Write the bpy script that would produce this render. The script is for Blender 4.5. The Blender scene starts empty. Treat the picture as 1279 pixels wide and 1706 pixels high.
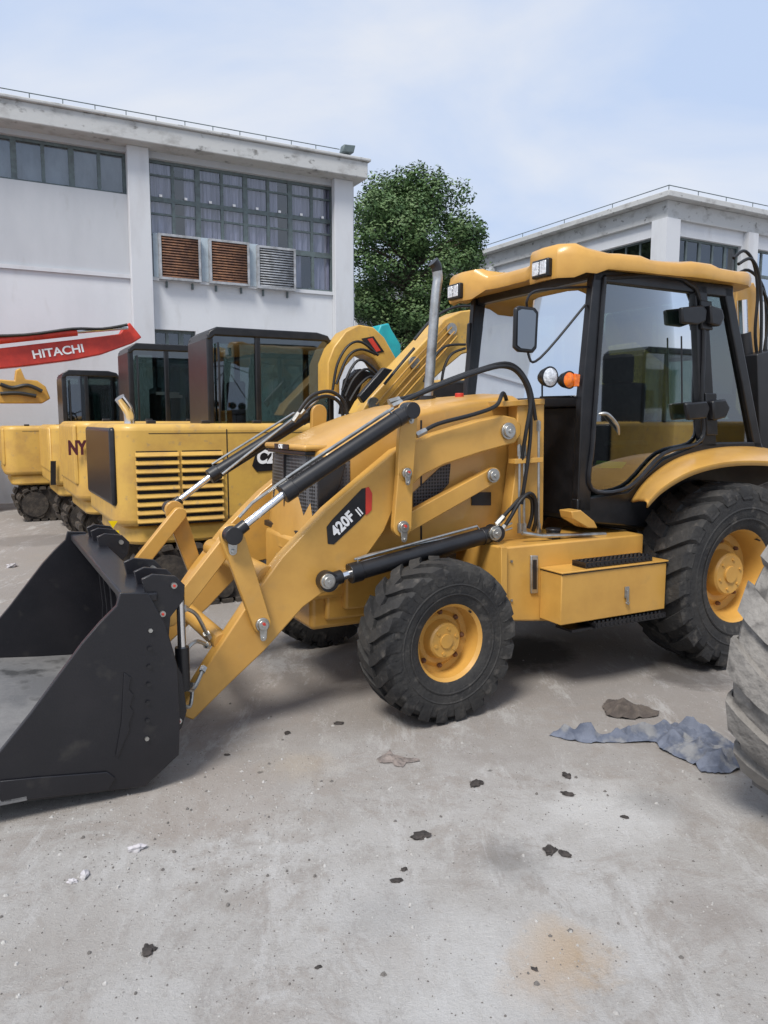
import bpy, bmesh, math, random
from mathutils import Vector, Matrix, noise
random.seed(11)
C = bpy.context.scene.collection
H=1.70; FP=1280.0; CX=639.5; CY=853.0; PITCH=math.atan(153/1280.0)
cp,sp=math.cos(PITCH),math.sin(PITCH)
CAM=Vector((0,0,H)); PI=math.pi
def ray(x,y):
    xc=(x-CX)/FP; yc=(CY-y)/FP
    return Vector((xc,cp+yc*sp,yc*cp-sp))
def gp(x,y,z=0.0):
    d=ray(x,y); t=(z-H)/d.z; return CAM+d*t
class Fr:
    def __init__(s,ox,oy,deg):
        s.o=Vector((ox,oy,0)); s.deg=deg; a=math.radians(deg)
        s.B=Vector((math.cos(a),math.sin(a),0)); s.R=Vector((-math.sin(a),math.cos(a),0))
    def w(s,u,v,z): return s.o+s.B*u+s.R*v+Vector((0,0,z))
    def px(s,x,y,v):
        d=ray(x,y); t=(s.o+s.R*v-CAM).dot(s.R)/d.dot(s.R); p=CAM+d*t
        return ((p-s.o).dot(s.B),p.z)
    def pt(s,x,y,v):
        u,z=s.px(x,y,v); return (u,v,z)
FV=Fr(0.385,4.15,28.0)
ROOT={}
def smooth(pts,n=6):
    pts=[Vector(p) for p in pts]; out=[]
    for i in range(len(pts)-1):
        p0=pts[max(i-1,0)];p1=pts[i];p2=pts[i+1];p3=pts[min(i+2,len(pts)-1)]
        for k in range(n):
            t=k/n
            out.append(0.5*((2*p1)+(p2-p0)*t+(2*p0-5*p1+4*p2-p3)*t*t+(3*p1-p0-3*p2+p3)*t**3))
    out.append(pts[-1]); return out
class MB:
    def __init__(s,fr=FV): s.v=[];s.f=[];s.m=[];s.fr=fr;s.mi=0
    def add(s,pts,faces,world=False):
        b=len(s.v)
        for p in pts: s.v.append(Vector(p) if (world or s.fr is None) else s.fr.w(*p))
        for f in faces: s.f.append([b+i for i in f]); s.m.append(s.mi)
        return s
    def box(s,u0,u1,v0,v1,z0,z1):
        return s.add([(u0,v0,z0),(u1,v0,z0),(u1,v1,z0),(u0,v1,z0),(u0,v0,z1),(u1,v0,z1),(u1,v1,z1),(u0,v1,z1)],
              [(0,3,2,1),(4,5,6,7),(0,1,5,4),(1,2,6,5),(2,3,7,6),(3,0,4,7)])
    def prism(s,poly,v0,v1):
        n=len(poly)
        return s.add([(u,v0,z) for u,z in poly]+[(u,v1,z) for u,z in poly],
            [tuple(range(n)),tuple(range(2*n-1,n-1,-1))]+[(i,(i+1)%n,n+(i+1)%n,n+i) for i in range(n)])
    def ppx(s,pxs,v0,v1): return s.prism([s.fr.px(x,y,v0) for x,y in pxs],v0,v1)
    def plan(s,poly,z0,z1):
        n=len(poly)
        return s.add([(u,v,z0) for u,v in poly]+[(u,v,z1) for u,v in poly],
            [tuple(range(n)),tuple(range(2*n-1,n-1,-1))]+[(i,(i+1)%n,n+(i+1)%n,n+i) for i in range(n)])
    def loft(s,rings,cap=True,closed=True):
        n=len(rings[0]); pts=[p for r in rings for p in r]; fs=[]
        for j in range(len(rings)-1):
            for i in range(n if closed else n-1):
                k=(i+1)%n; fs.append((j*n+i,j*n+k,(j+1)*n+k,(j+1)*n+i))
        if cap and closed: fs+= [tuple(range(n)),tuple(range(len(pts)-1,len(pts)-n-1,-1))]
        return s.add(pts,fs)
    def tube(s,pts,r,n=8,cap=True,world=False):
        P=[(Vector(p) if (world or s.fr is None) else s.fr.w(*p)) for p in pts]
        rs=r if isinstance(r,(list,tuple)) else [r]*len(P)
        up=Vector((0,0,1)); vs=[];fs=[]
        t0=(P[1]-P[0]).normalized(); nrm=t0.cross(up)
        if nrm.length<.05: nrm=t0.cross(Vector((1,0,0)))
        nrm.normalize()
        for i,p in enumerate(P):
            if i==0:t=P[1]-P[0]
            elif i==len(P)-1:t=P[-1]-P[-2]
            else:t=P[i+1]-P[i-1]
            t.normalize(); nrm=(nrm-t*nrm.dot(t)).normalized(); b=t.cross(nrm)
            for k in range(n):
                a=2*PI*k/n; vs.append(p+(nrm*math.cos(a)+b*math.sin(a))*rs[i])
        for i in range(len(P)-1):
            for k in range(n):
                q=(k+1)%n; fs.append((i*n+k,i*n+q,(i+1)*n+q,(i+1)*n+k))
        if cap: fs+=[tuple(range(n)),tuple(range(len(vs)-1,len(vs)-n-1,-1))]
        return s.add(vs,fs,True)
    def cyl(s,p0,p1,r0,r1=None,n=16): return s.tube([p0,p1],[r0,r0 if r1 is None else r1],n)
    def lathe(s,u,z,prof,n=40):
        pts=[];fs=[];m=len(prof)
        for k in range(n):
            a=2*PI*k/n
            for (a0,r) in prof: pts.append((u+r*math.cos(a),a0,z+r*math.sin(a)))
        for k in range(n):
            q=(k+1)%n
            for j in range(m-1): fs.append((k*m+j,k*m+j+1,q*m+j+1,q*m+j))
        return s.add(pts,fs)
    def link(s,p0,p1,r0,r1,v0,v1,n=8):
        a=Vector(p0);b=Vector(p1);th=math.atan2((b-a).y,(b-a).x);poly=[]
        for k in range(n+1): t=th+PI/2+PI*k/n; poly.append((a.x+r0*math.cos(t),a.y+r0*math.sin(t)))
        for k in range(n+1): t=th-PI/2+PI*k/n; poly.append((b.x+r1*math.cos(t),b.y+r1*math.sin(t)))
        return s.prism(poly,v0,v1)
    def build(s,name,mats,parent=None,bevel=0,ang=35,solid=0,label=None,seg=2,flat=False):
        if not isinstance(mats,(list,tuple)): mats=[mats]
        if parent is not None: M=ROOT[parent]
        else:
            xs=[p.x for p in s.v];ys=[p.y for p in s.v];zs=[p.z for p in s.v]
            M=Matrix.Translation(Vector(((min(xs)+max(xs))/2,(min(ys)+max(ys))/2,min(zs))))
        Mi=M.inverted()
        me=bpy.data.meshes.new(name); me.from_pydata([Mi@p for p in s.v],[],s.f)
        for m in mats: me.materials.append(m)
        for p,i in zip(me.polygons,s.m): p.material_index=i
        bm=bmesh.new();bm.from_mesh(me);bmesh.ops.recalc_face_normals(bm,faces=bm.faces);bm.to_mesh(me);bm.free()
        if not flat:
            me.shade_smooth(); me.set_sharp_from_angle(angle=math.radians(ang))
        o=bpy.data.objects.new(name,me);C.objects.link(o)
        if parent is not None: o.parent=parent
        else: o.matrix_world=M
        ROOT[o]=M
        if solid:
            md=o.modifiers.new('s','SOLIDIFY');md.thickness=solid;md.offset=0
        if bevel:
            md=o.modifiers.new('b','BEVEL');md.width=bevel;md.segments=seg;md.limit_method='ANGLE';md.angle_limit=math.radians(38);md.harden_normals=False
        if label:o['label']=label
        return o
def thing(name,label,cat,loc,deg=0,group=None):
    o=bpy.data.objects.new(name,None);C.objects.link(o);o.empty_display_size=.3
    M=Matrix.Translation(Vector(loc))@Matrix.Rotation(math.radians(deg),4,'Z');o.matrix_world=M;ROOT[o]=M
    o['label']=label;o['category']=cat
    if group:o['group']=group
    return o
def tag(o,label,cat,group=None):
    o['label']=label;o['category']=cat
    if group:o['group']=group
    return o
# ---------- materials
def mat(name,c1,c2=None,scale=4,rough=.5,metal=0,bump=0,bscale=60,coat=0,thr=(.42,.62),stretch=(1,1,1),r2=None,spec=.5,c3=None,s3=20,t3=(.6,.7)):
    m=bpy.data.materials.new(name);m.use_nodes=True;nt=m.node_tree;N=nt.nodes;L=nt.links
    b=N['Principled BSDF'];b.inputs['Base Color'].default_value=(*c1,1);b.inputs['Roughness'].default_value=rough
    b.inputs['Metallic'].default_value=metal;b.inputs['Coat Weight'].default_value=coat;b.inputs['Specular IOR Level'].default_value=spec
    b.inputs['Coat Roughness'].default_value=.12
    tc=N.new('ShaderNodeTexCoord');mp=N.new('ShaderNodeMapping');mp.inputs['Scale'].default_value=stretch;L.new(tc.outputs['Object'],mp.inputs['Vector'])
    last=None
    if c2:
        n=N.new('ShaderNodeTexNoise');n.inputs['Scale'].default_value=scale;n.inputs['Detail'].default_value=8;n.inputs['Roughness'].default_value=.62
        L.new(mp.outputs[0],n.inputs['Vector'])
        r=N.new('ShaderNodeMapRange');r.inputs['From Min'].default_value=thr[0];r.inputs['From Max'].default_value=thr[1];L.new(n.outputs['Fac'],r.inputs['Value'])
        x=N.new('ShaderNodeMix');x.data_type='RGBA';x.inputs[6].default_value=(*c1,1);x.inputs[7].default_value=(*c2,1);L.new(r.outputs[0],x.inputs[0])
        last=x.outputs[2]
        if r2 is not None:
            q=N.new('ShaderNodeMapRange');q.inputs['To Min'].default_value=rough;q.inputs['To Max'].default_value=r2;L.new(r.outputs[0],q.inputs['Value']);L.new(q.outputs[0],b.inputs['Roughness'])
        if c3:
            n3=N.new('ShaderNodeTexNoise');n3.inputs['Scale'].default_value=s3;n3.inputs['Detail'].default_value=6;L.new(mp.outputs[0],n3.inputs['Vector'])
            r3=N.new('ShaderNodeMapRange');r3.inputs['From Min'].default_value=t3[0];r3.inputs['From Max'].default_value=t3[1];L.new(n3.outputs['Fac'],r3.inputs['Value'])
            x3=N.new('ShaderNodeMix');x3.data_type='RGBA';x3.inputs[7].default_value=(*c3,1);L.new(last,x3.inputs[6]);L.new(r3.outputs[0],x3.inputs[0]);last=x3.outputs[2]
        L.new(last,b.inputs['Base Color'])
    if bump:
        n2=N.new('ShaderNodeTexNoise');n2.inputs['Scale'].default_value=bscale;n2.inputs['Detail'].default_value=6;L.new(tc.outputs['Object'],n2.inputs['Vector'])
        bp=N.new('ShaderNodeBump');bp.inputs['Strength'].default_value=bump;bp.inputs['Distance'].default_value=.02;L.new(n2.outputs['Fac'],bp.inputs['Height']);L.new(bp.outputs[0],b.inputs['Normal'])
    return m
def glass(name,tint,gl=.12,mx=.8):
    m=bpy.data.materials.new(name);m.use_nodes=True;nt=m.node_tree;N=nt.nodes;L=nt.links
    for n in list(N):
        if n.type=='BSDF_PRINCIPLED':N.remove(n)
    out=N['Material Output'];t=N.new('ShaderNodeBsdfTransparent');t.inputs[0].default_value=(*tint,1)
    g=N.new('ShaderNodeBsdfGlossy');g.inputs['Roughness'].default_value=.02;g.inputs[0].default_value=(.9,.95,1,1)
    lw=N.new('ShaderNodeLayerWeight');lw.inputs[0].default_value=.25
    mr=N.new('ShaderNodeMapRange');mr.inputs['To Min'].default_value=gl;mr.inputs['To Max'].default_value=mx;L.new(lw.outputs['Fresnel'],mr.inputs['Value'])
    x=N.new('ShaderNodeMixShader');L.new(mr.outputs[0],x.inputs[0]);L.new(t.outputs[0],x.inputs[1]);L.new(g.outputs[0],x.inputs[2]);L.new(x.outputs[0],out.inputs[0])
    return m
YEL=mat('yellow paint',(.585,.325,.072),(.51,.275,.06),3,.36,0,.04,200,.2,c3=(.44,.26,.08),s3=7,t3=(.60,.85))
YEL2=mat('weathered yellow paint',(.60,.365,.075),(.51,.30,.07),5,.45,0,.04,150,.1,c3=(.36,.25,.12),s3=14,t3=(.62,.76))
ORG=mat('ochre paint',(.56,.31,.045),(.46,.24,.045),4,.45,0,.03,100,.1)
BLK=mat('black paint',(.008,.008,.010),(.014,.014,.016),6,.40,0,.02,200,.1)
BKT=mat('bucket black paint',(.006,.006,.009),(.012,.011,.014),3,.40,0,.05,90,.15,thr=(.45,.7),c3=(.03,.028,.026),s3=9,t3=(.62,.8))
BKI=mat('bucket inside scuffed',(.022,.022,.026),(.065,.062,.066),2.2,.5,0,.08,50,0,thr=(.42,.70))
BKF=mat('bucket floor worn grey',(.14,.14,.142),(.24,.235,.23),3,.6,.1,.15,40,0,thr=(.4,.65),c3=(.06,.06,.06),s3=6,t3=(.54,.68))
CABB=mat('cab black plastic',(.006,.0065,.008),(.012,.012,.014),10,.32,0,.02,200)
RUBD=mat('dusty tyre rubber',(.17,.16,.148),(.27,.255,.235),5,.92,0,.8,26,thr=(.35,.65),c3=(.09,.085,.08),s3=9,t3=(.55,.68))
RUBT=mat('worn dusty tread rubber',(.019,.019,.020),(.042,.040,.037),5,.78,0,.35,40,thr=(.40,.68),c3=(.085,.078,.07),s3=16,t3=(.58,.75))
CHR=mat('chrome rod',(.80,.80,.81),None,30,.12,1)
PIPE=mat('brushed grey exhaust steel',(.52,.52,.51),(.40,.39,.37),14,.34,.95,.05,120,c3=(.22,.20,.18),s3=9,t3=(.58,.75))
STL=mat('zinc steel',(.50,.50,.48),(.38,.37,.34),20,.35,.9,.05,100)
HOSE=mat('black hose',(.010,.010,.011),None,1,.42,0,.1,200)
RED=mat('red paint',(.60,.045,.025),(.42,.03,.02),3,.5,0,.03,60)
TEAL=mat('teal paint',(.01,.38,.42),(.01,.28,.33),3,.45)
WHT=mat('white lettering',(.85,.85,.85),None,1,.5)
DRED=mat('dark red lettering',(.08,.012,.018),None,1,.5)
MESH=mat('grille mesh',(.004,.004,.005),None,1,.6)
LENS=mat('clear lamp lens',(.8,.82,.85),(.45,.47,.5),60,.1,.2,.3,80,.5)
AMB=mat('amber lamp lens',(.85,.20,.005),(.65,.12,.005),40,.15,0,.2,60,.6)
GLS=glass('green tinted glass',(.25,.34,.30),.15,.8)
GLF=glass('green tinted windscreen',(.33,.43,.39),.16,.8)
GLD=glass('dark cab glass',(.24,.28,.29),.12,.75)
GLW=glass('window glass',(.78,.82,.86),.12,.7)
MIR=mat('mirror glass',(.26,.27,.28),None,1,.04,1)
SEAT=mat('grey seat fabric',(.03,.03,.032),(.05,.05,.05),20,.8)
def meshmat(sc=75):
    m=bpy.data.materials.new('perforated grille');m.use_nodes=True;N=m.node_tree.nodes;L=m.node_tree.links;b=N['Principled BSDF']
    tc=N.new('ShaderNodeTexCoord');v=N.new('ShaderNodeTexVoronoi');v.inputs['Scale'].default_value=sc;v.inputs['Randomness'].default_value=.0;L.new(tc.outputs['Object'],v.inputs['Vector'])
    r=N.new('ShaderNodeMapRange');r.inputs['From Min'].default_value=.36;r.inputs['From Max'].default_value=.5;L.new(v.outputs['Distance'],r.inputs['Value'])
    x=N.new('ShaderNodeMix');x.data_type='RGBA';x.inputs[6].default_value=(.003,.003,.003,1);x.inputs[7].default_value=(.085,.085,.09,1);L.new(r.outputs[0],x.inputs[0]);L.new(x.outputs[2],b.inputs['Base Color']);b.inputs['Roughness'].default_value=.4
    bp=N.new('ShaderNodeBump');bp.inputs['Strength'].default_value=.6;bp.inputs['Distance'].default_value=.005;L.new(r.outputs[0],bp.inputs['Height']);L.new(bp.outputs[0],b.inputs['Normal'])
    return m
PERF=meshmat(48)
def text(body,size,m,parent,fr,u,v,z,name='lettering',ang=0,bold=0,sx=1,shear=0,ext=.002,align='CENTER'):
    cu=bpy.data.curves.new(name,'FONT');cu.body=body;cu.size=size;cu.extrude=ext;cu.offset=bold;cu.align_x=align;cu.align_y='CENTER';cu.shear=shear
    o=bpy.data.objects.new('t',cu);C.objects.link(o);dg=bpy.context.evaluated_depsgraph_get()
    me=bpy.data.meshes.new_from_object(o.evaluated_get(dg));bpy.data.objects.remove(o)
    mb=MB(fr);ca,sa=math.cos(ang),math.sin(ang)
    mb.add([(u+(p.co.x*sx*ca-p.co.y*sa),v-p.co.z,z+(p.co.x*sx*sa+p.co.y*ca)) for p in me.vertices],[tuple(p.vertices) for p in me.polygons])
    return mb.build(name,m,parent,flat=True)
RUST=mat('rusty bolt',(.22,.11,.06),(.12,.07,.05),60,.6,.4)
# ---------- wheels
def wheel(root,wf,z,R,W,rr,mt,mr,out=-1,nl=18,sub=True,slant=.30,gd=.03,fill=.60):
    o=out
    rim=MB(wf);prof=[(o*.37*W,rr+.012),(o*.415*W,rr+.008),(o*.40*W,rr-.012),(o*.34*W,rr-.03),(o*.14*W,rr*.86),(o*.02*W,rr*.84),(o*.0*W,rr*.70),(o*.06*W,rr*.60),(o*.06*W,rr*.2),(o*.06*W,0.001)]
    rim.lathe(0,z,prof,48)
    rim.lathe(0,z,[(-o*.40*W,rr+.01),(-o*.2*W,rr*.85),(-o*.05*W,rr*.5),(-o*.05*W,.01)],32)
    w=rim.build('wheel',mr,root,ang=30)
    t=MB(wf);h=W/2
    half=[(-.80*h,rr-.012),(-.90*h,rr+.015),(-.97*h,rr+(R-rr)*.3),(-1.0*h,rr+(R-rr)*.55),(-.97*h,rr+(R-rr)*.78),(-.88*h,R-gd-.015),(-.6*h,R-gd-.004),(-.3*h,R-gd),(0,R-gd)]
    prof=half+[(-a,r) for a,r in half[-2::-1]]
    t.lathe(0,z,prof,56)
    for s in (-1,1):
        for k in range(nl):
            p0=2*PI*k/nl+(PI/nl if s>0 else 0)+random.uniform(-.006,.006);hw=PI/nl*fill
            secs=[(0,.985*h,R-.105,R-.12,.75),(.06,1.02*h,R-.055,R-.10,.95),(.16,.965*h,R-.014,R-.06,1.0),(.4,.72*h,R-.002,R-.05,.98),(.75,.33*h,R+.001,R-.05,.92),(1,-.06*h,R,R-.05,.85)]
            rings=[]
            for q,a,rt,rb,wf_ in secs:
                ph=p0+slant*q;w2=hw*wf_
                rings.append([(r_*math.cos(an),s*a,z+r_*math.sin(an)) for r_,an in ((rb,ph-w2),(rt,ph-w2*.88),(rt,ph+w2*.88),(rb,ph+w2))])
            t.loft(rings)
    t.lathe(0,z,[(o*.985*h,rr+(R-rr)*.42),(o*1.012*h,rr+(R-rr)*.45),(o*.99*h,rr+(R-rr)*.48)],56)
    t.lathe(0,z,[(o*.955*h,rr+(R-rr)*.18),(o*.985*h,rr+(R-rr)*.21),(o*.975*h,rr+(R-rr)*.24)],56)
    t.build('tyre',mt,w,ang=30)
    hb=MB(wf);hb.lathe(0,z,[(o*.05*W,rr*.50),(o*.12*W,rr*.47),(o*.22*W,rr*.44),(o*.25*W,rr*.40),(o*.25*W,rr*.18),(o*.28*W,rr*.17),(o*.28*W,.001)],32)
    for k in range(6):
        a=2*PI*k/6+.3;hb.tube([(rr*.31*math.cos(a),o*.24*W,z+rr*.31*math.sin(a)),(rr*.31*math.cos(a),o*.27*W,z+rr*.31*math.sin(a))],.011,6)
    hb.build('hub',mr,w,ang=30)
    if sub:
        for k in range(8):
            a=2*PI*k/8;b=MB(wf);x,y=rr*.665*math.cos(a),z+rr*.665*math.sin(a)
            b.tube([(x,o*.04*W,y),(x,o*.075*W,y),(x,o*.10*W,y)],[.017,.015,.009],6);b.build('wheel_nut',RUST,w)
        b=MB(wf);x,y=rr*.93*math.cos(.9),z+rr*.93*math.sin(.9);b.tube([(x,o*.28*W,y),(x*.97,o*.42*W,y-.01)],.006,6);b.build('valve_stem',BLK,w)
    return w
def subframe(fr,u,v,deg):
    p=fr.w(u,v,0);return Fr(p.x,p.y,deg)
# =====================================================  BACKHOE LOADER
V=FV;P=V.px
bl=thing('backhoe_loader','new yellow backhoe loader with black front bucket lowered to the ground and black framed cab','backhoe loader',V.w(1.1,1.0,0),28)
wheel(bl,subframe(V,0,.16,31.5),.460,.462,.315,.235,RUBT,YEL,-1,21,gd=.022,fill=.66)
wheel(bl,subframe(V,0,1.84,31.5),.460,.462,.315,.235,RUBT,YEL,1,21,False,gd=.022,fill=.66)
wheel(bl,subframe(V,2.29,.13,28),.638,.64,.46,.335,RUBT,YEL,-1,20,True,.26)
wheel(bl,subframe(V,2.29,1.87,28),.638,.64,.46,.335,RUBT,YEL,1,20,False,.26)
m=MB();m.box(-.45,2.9,.72,1.28,.48,.78);m.box(-.35,.3,.66,1.34,.55,.9);m.build('chassis',YEL,bl,.02)
m=MB();m.tube([(0,.3,.465),(0,1.7,.465)],.075,14);m.tube([(0,.85,.465),(0,.95,.465),(0,1.05,.465),(0,1.15,.465)],[.1,.17,.17,.1],16)
m.box(-.1,.1,.3,.42,.3,.62);m.build('front_axle',BLK,bl,.01)
m=MB();m.tube([(2.29,.3,.64),(2.29,1.7,.64)],.13,14);m.build('rear_axle',BLK,bl)
# hood
hz=[(540,756),(560,742),(600,720),(650,700),(700,685),(780,672),(868,664),(868,905),(700,925),(560,935),(522,930)]
poly=[P(x,y,.58) for x,y in hz]
m=MB();rings=[]
def hoodring(v,dz,du):
    out=[]
    for i,(u,z) in enumerate(poly):
        if i<7: z=z+dz
        out.append((u+(du if i in(0,10) else 0),v,z))
    return out
for v,dz,du in ((.58,-.035,.03),(.60,-.005,.01),(.66,.02,-.02),(.8,.035,-.04),(1.0,.045,-.05),(1.2,.035,-.04),(1.32,.02,-.02),(1.37,-.005,.01),(1.39,-.035,.03)): rings.append(hoodring(v,dz,du))
m.loft(rings);hood=m.build('hood',YEL,bl,.012)
uF=poly[0][0]
zt=poly[0][1];zb=poly[10][1]
m=MB();g=[]
for v,du in ((.575,.06),(.60,.0),(.72,-.03),(1.0,-.045),(1.25,-.03),(1.36,.0)):
    g.append([(uF+du-.03,v,zt-.02),(uF+du-.04,v,zt-.25),(uF+du-.05,v,zb+.14),(uF+.16,v,zb+.14),(uF+.16,v,zt-.02)])
m.loft(g);gr=m.build('front_grille',PERF,bl,ang=50)
m=MB();m.box(uF-.085,uF+.02,.66,1.31,zt-.012,zt+.012);m.build('grille_surround',BLK,gr,.006)
m=MB();m.box(uF-.10,uF+.0,.60,1.36,zb+.10,zb+.138);m.build('grille_surround',BLK,gr,.006)
m=MB();m.box(uF-.094,uF-.07,.99,1.005,zb+.14,zt-.02);m.build('grille_divider',BLK,gr)
m=MB();m.box(uF-.10,uF+.06,.64,1.33,zt+.013,zt+.05);hl=m.build('hood_lip',YEL,hood,.015)
m=MB();m.box(uF-.106,uF-.1005,.88,1.12,zt+.016,zt+.047);m.build('badge',BLK,hood)
text('CAT',.035,WHT,hood,Fr(V.w(uF-.106,1.0,0).x,V.w(uF-.106,1.0,0).y,28-90),0,-.003,zt+.031,bold=.001)
m=MB();m.ppx([(530,772),(572,762),(576,775),(566,812),(548,842),(530,850)],.555,.574);m.build('headlamp_panel',BLK,hood,.006)
m=MB();m.ppx([(688,822),(735,778),(751,772),(748,806),(735,820),(690,852)],.568,.6);m.build('side_vent',PERF,hood,.003)
m=MB();m.ppx([(786,820),(818,820),(818,842),(786,842)],.572,.6);pl_=m.build('data_plate',BLK,hood)
m=MB();m.ppx([(700,700),(703,700),(703,912),(700,912)],.5785,.59);m.build('panel_seam',BLK,hood)
m=MB();m.box(uF-.12,uF+.25,.7,1.3,.62,zb+.10);m.box(uF-.02,0,.76,1.24,.42,.8);m.build('nose_block',YEL,bl,.03)
# loader towers and arms
def both(fn,name,mt,bevel=.006,seg=2,parents=(None,None)):
    r=[]
    for k,off in enumerate((0,1)):
        m=MB();fn(m,(lambda v,off=off: v if off==0 else 2.02-v));r.append(m.build(name,mt,parents[k] or bl,bevel,seg=seg))
    return r
def sl(m,poly,a,b): m.prism(poly,min(a,b),max(a,b))
tower=[P(x,y,.46) for x,y in [(862,668),(907,664),(905,872),(900,900),(822,925),(822,905),(848,870),(862,760)]]
def f_t(m,q): sl(m,tower,q(.46),q(.56)); sl(m,[P(x,y,.44) for x,y in [(838,668),(908,664),(908,674),(838,678)]],q(.44),q(.6))
tw=both(f_t,'loader_tower',YEL)
arm=[P(x,y,.40) for x,y in [(306,1172),(352,1098),(415,1003),(470,928),(545,848),(610,792),(660,750),(720,724),(800,700),(840,692),(858,696),(868,708),(868,724),(858,738),(800,754),(740,774),(704,792),(680,815),(655,850),(640,885),(612,925),(585,950),(572,972),(560,984),(535,990),(505,1012),(440,1085),(380,1142),(322,1200),(308,1195)]]
arms=both(lambda m,q: sl(m,arm,q(.40),q(.50)),'loader_arm',YEL,.008)
m=MB();m.ppx([(544,878),(553,866),(603,814),(613,812),(612,852),(600,866),(556,907),(546,906)],.397,.399);m.build('decal',BLK,arms[0])
m=MB();m.ppx([(609,813),(614,811),(620,822),(619,850),(612,857),(609,858)],.3955,.3965);m.build('decal_end',RED,arms[0])
pa=P(550,893,.39);pb=P(604,838,.39);an=math.atan2(pb[1]-pa[1],pb[0]-pa[0])
dp=P(572,873,.39);text('420F',.088,WHT,arms[0],V,dp[0]-.002,.393,dp[1]-.002,ang=an,bold=.003,sx=.9)
dq=P(600,852,.39);text('II',.072,WHT,arms[0],V,dq[0]-.004,.3925,dq[1]-.004,ang=an,bold=.001,sx=.9)
lk0,lk1=P(676,872,.45),P(820,792,.45)
both(lambda m,q: m.link(lk0,lk1,.055,.05,min(q(.43),q(.49)),max(q(.43),q(.49))),'parallel_link',YEL,.005)
def pin(pxy,v,r=.034,flag=True,par=None,mirror=True):
    u,z=P(pxy[0],pxy[1],v)
    for k in range(2 if mirror else 1):
        vv=v if k==0 else 2.02-v; s=-1 if k==0 else 1
        m=MB();m.cyl((u,vv,z),(u,vv+s*.018,z),r*1.25,n=20);m.cyl((u,vv+s*.016,z),(u,vv+s*.034,z),r,r*.92,20);m.cyl((u,vv+s*.03,z),(u,vv+s*.042,z),r*.35,n=6)
        if flag:m.link((u,z),(u,z-r*2.3),r*.8,r*.6,min(vv+s*.018,vv+s*.026),max(vv+s*.018,vv+s*.026));m.cyl((u,vv+s*.02,z-r*2.3),(u,vv+s*.038,z-r*2.3),r*.35,n=6)
        pn=m.build('pivot_pin',STL,bl,.002)
        if flag:
            m=MB();m.cyl((u,vv+s*.034,z+r*.3),(u,vv+s*.044,z+r*.3),r*.28,n=8);m.build('grease_cap',RED,pn)
pin((845,718),.40,.042,False);pin((820,792),.42,.036,False)
def lever(m,q):
    a,b=min(q(.345),q(.385)),max(q(.345),q(.385))
    p0,p1,p2=P(682,684,.345),P(676,790,.345),P(671,878,.345)
    m.link(p0,p1,.058,.052,a,b);m.link(p1,p2,.050,.06,a-.0,b+.003)
both(lever,'tilt_lever',YEL,.005)
pin((682,682),.345,.028);pin((676,788),.345,.024);pin((670,878),.345,.03)
def flever(m,q):
    a,b=min(q(.345),q(.385)),max(q(.345),q(.385))
    m.link(P(387,893,.345),P(437,1040,.345),.062,.05,a,b)
both(flever,'front_lever',YEL,.005)
pin((385,891),.345,.036);pin((436,1040),.345,.03)
def blink(m,q):
    a,b=min(q(.40),q(.46)),max(q(.40),q(.46))
    m.link(P(387,897,.40),P(284,1030,.40),.045,.045,a,b)
both(blink,'bucket_link',YEL,.006)
def cylinder(name,pr,pj,pe,vv,rb,rr,mirror=True):
    for k in range(2 if mirror else 1):
        v=vv if k==0 else 2.02-vv
        a=P(*pr,vv);j=P(*pj,vv);e=P(*pe,vv);A=Vector((a[0],v,a[1]));J=Vector((j[0],v,j[1]));E=Vector((e[0],v,e[1]));d=(E-J).normalized()
        m=MB();m.tube([J,E-d*.02],rb,20);m.tube([J-d*.012,J+d*.06],rb*1.16,20);m.cyl((E.x,v-.045,E.z),(E.x,v+.045,E.z),rb*1.05,n=18)
        m.tube([E-d*.10,E-d*.05],rb*1.08,20)
        o=m.build(name,BLK,bl,.004)
        m=MB();m.tube([A,J],rr,16);m.build('piston_rod',CHR,o)
        m=MB();m.cyl((A.x,v-.035,A.z),(A.x,v+.035,A.z),rr*2.2,n=18);m.tube([A,A+(J-A).normalized()*.09],rr*1.5,14);m.build('rod_eye',BLK,o,.003)
        up=Vector((0,0,1));n=(up-d*up.dot(d)).normalized()
        pts=[J+d*.05+n*rb*.6,J+d*.05+n*(rb+.02),J+d*.2+n*(rb+.022),E-d*.12+n*(rb+.022),E-d*.10+n*rb*.6]
        m=MB();m.tube(pts,.008,8);m.build('oil_pipe',STL,o)
cylinder('tilt_cylinder',(387,892),(474,822),(682,684),.30,.045,.021)
cylinder('lift_cylinder',(545,968),(585,955),(823,888),.36,.050,.026)
pin((545,968),.30,.034,False);pin((823,888),.31,.036,False)
m=MB();m.tube([V.pt(398,862,.36),V.pt(420,838,.36),V.pt(470,802,.32),V.pt(655,680,.30)],.009,8);m.build('feed_pipe',STL,bl)
m=MB();m.tube([V.pt(370,790,1.66),V.pt(440,735,1.66),V.pt(530,665,1.66)],.009,8);m.build('feed_pipe',STL,bl)
for dy in (0,8):
    m=MB();m.tube(smooth([V.pt(590,932+dy,.37),V.pt(640,918+dy,.37),V.pt(760,893+dy,.38),V.pt(830,879+dy,.38),V.pt(852,872+dy,.4)],4),.008,8)
    m.build('feed_pipe',STL,bl)
for (x,y,r) in ((372,1072,.052),(446,962,.06)):
    u,z=P(x,y,.45);m=MB();m.tube([(u,.45,z),(u,1.57,z)],r,20);m.build('cross_tube',YEL,bl)
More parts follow.
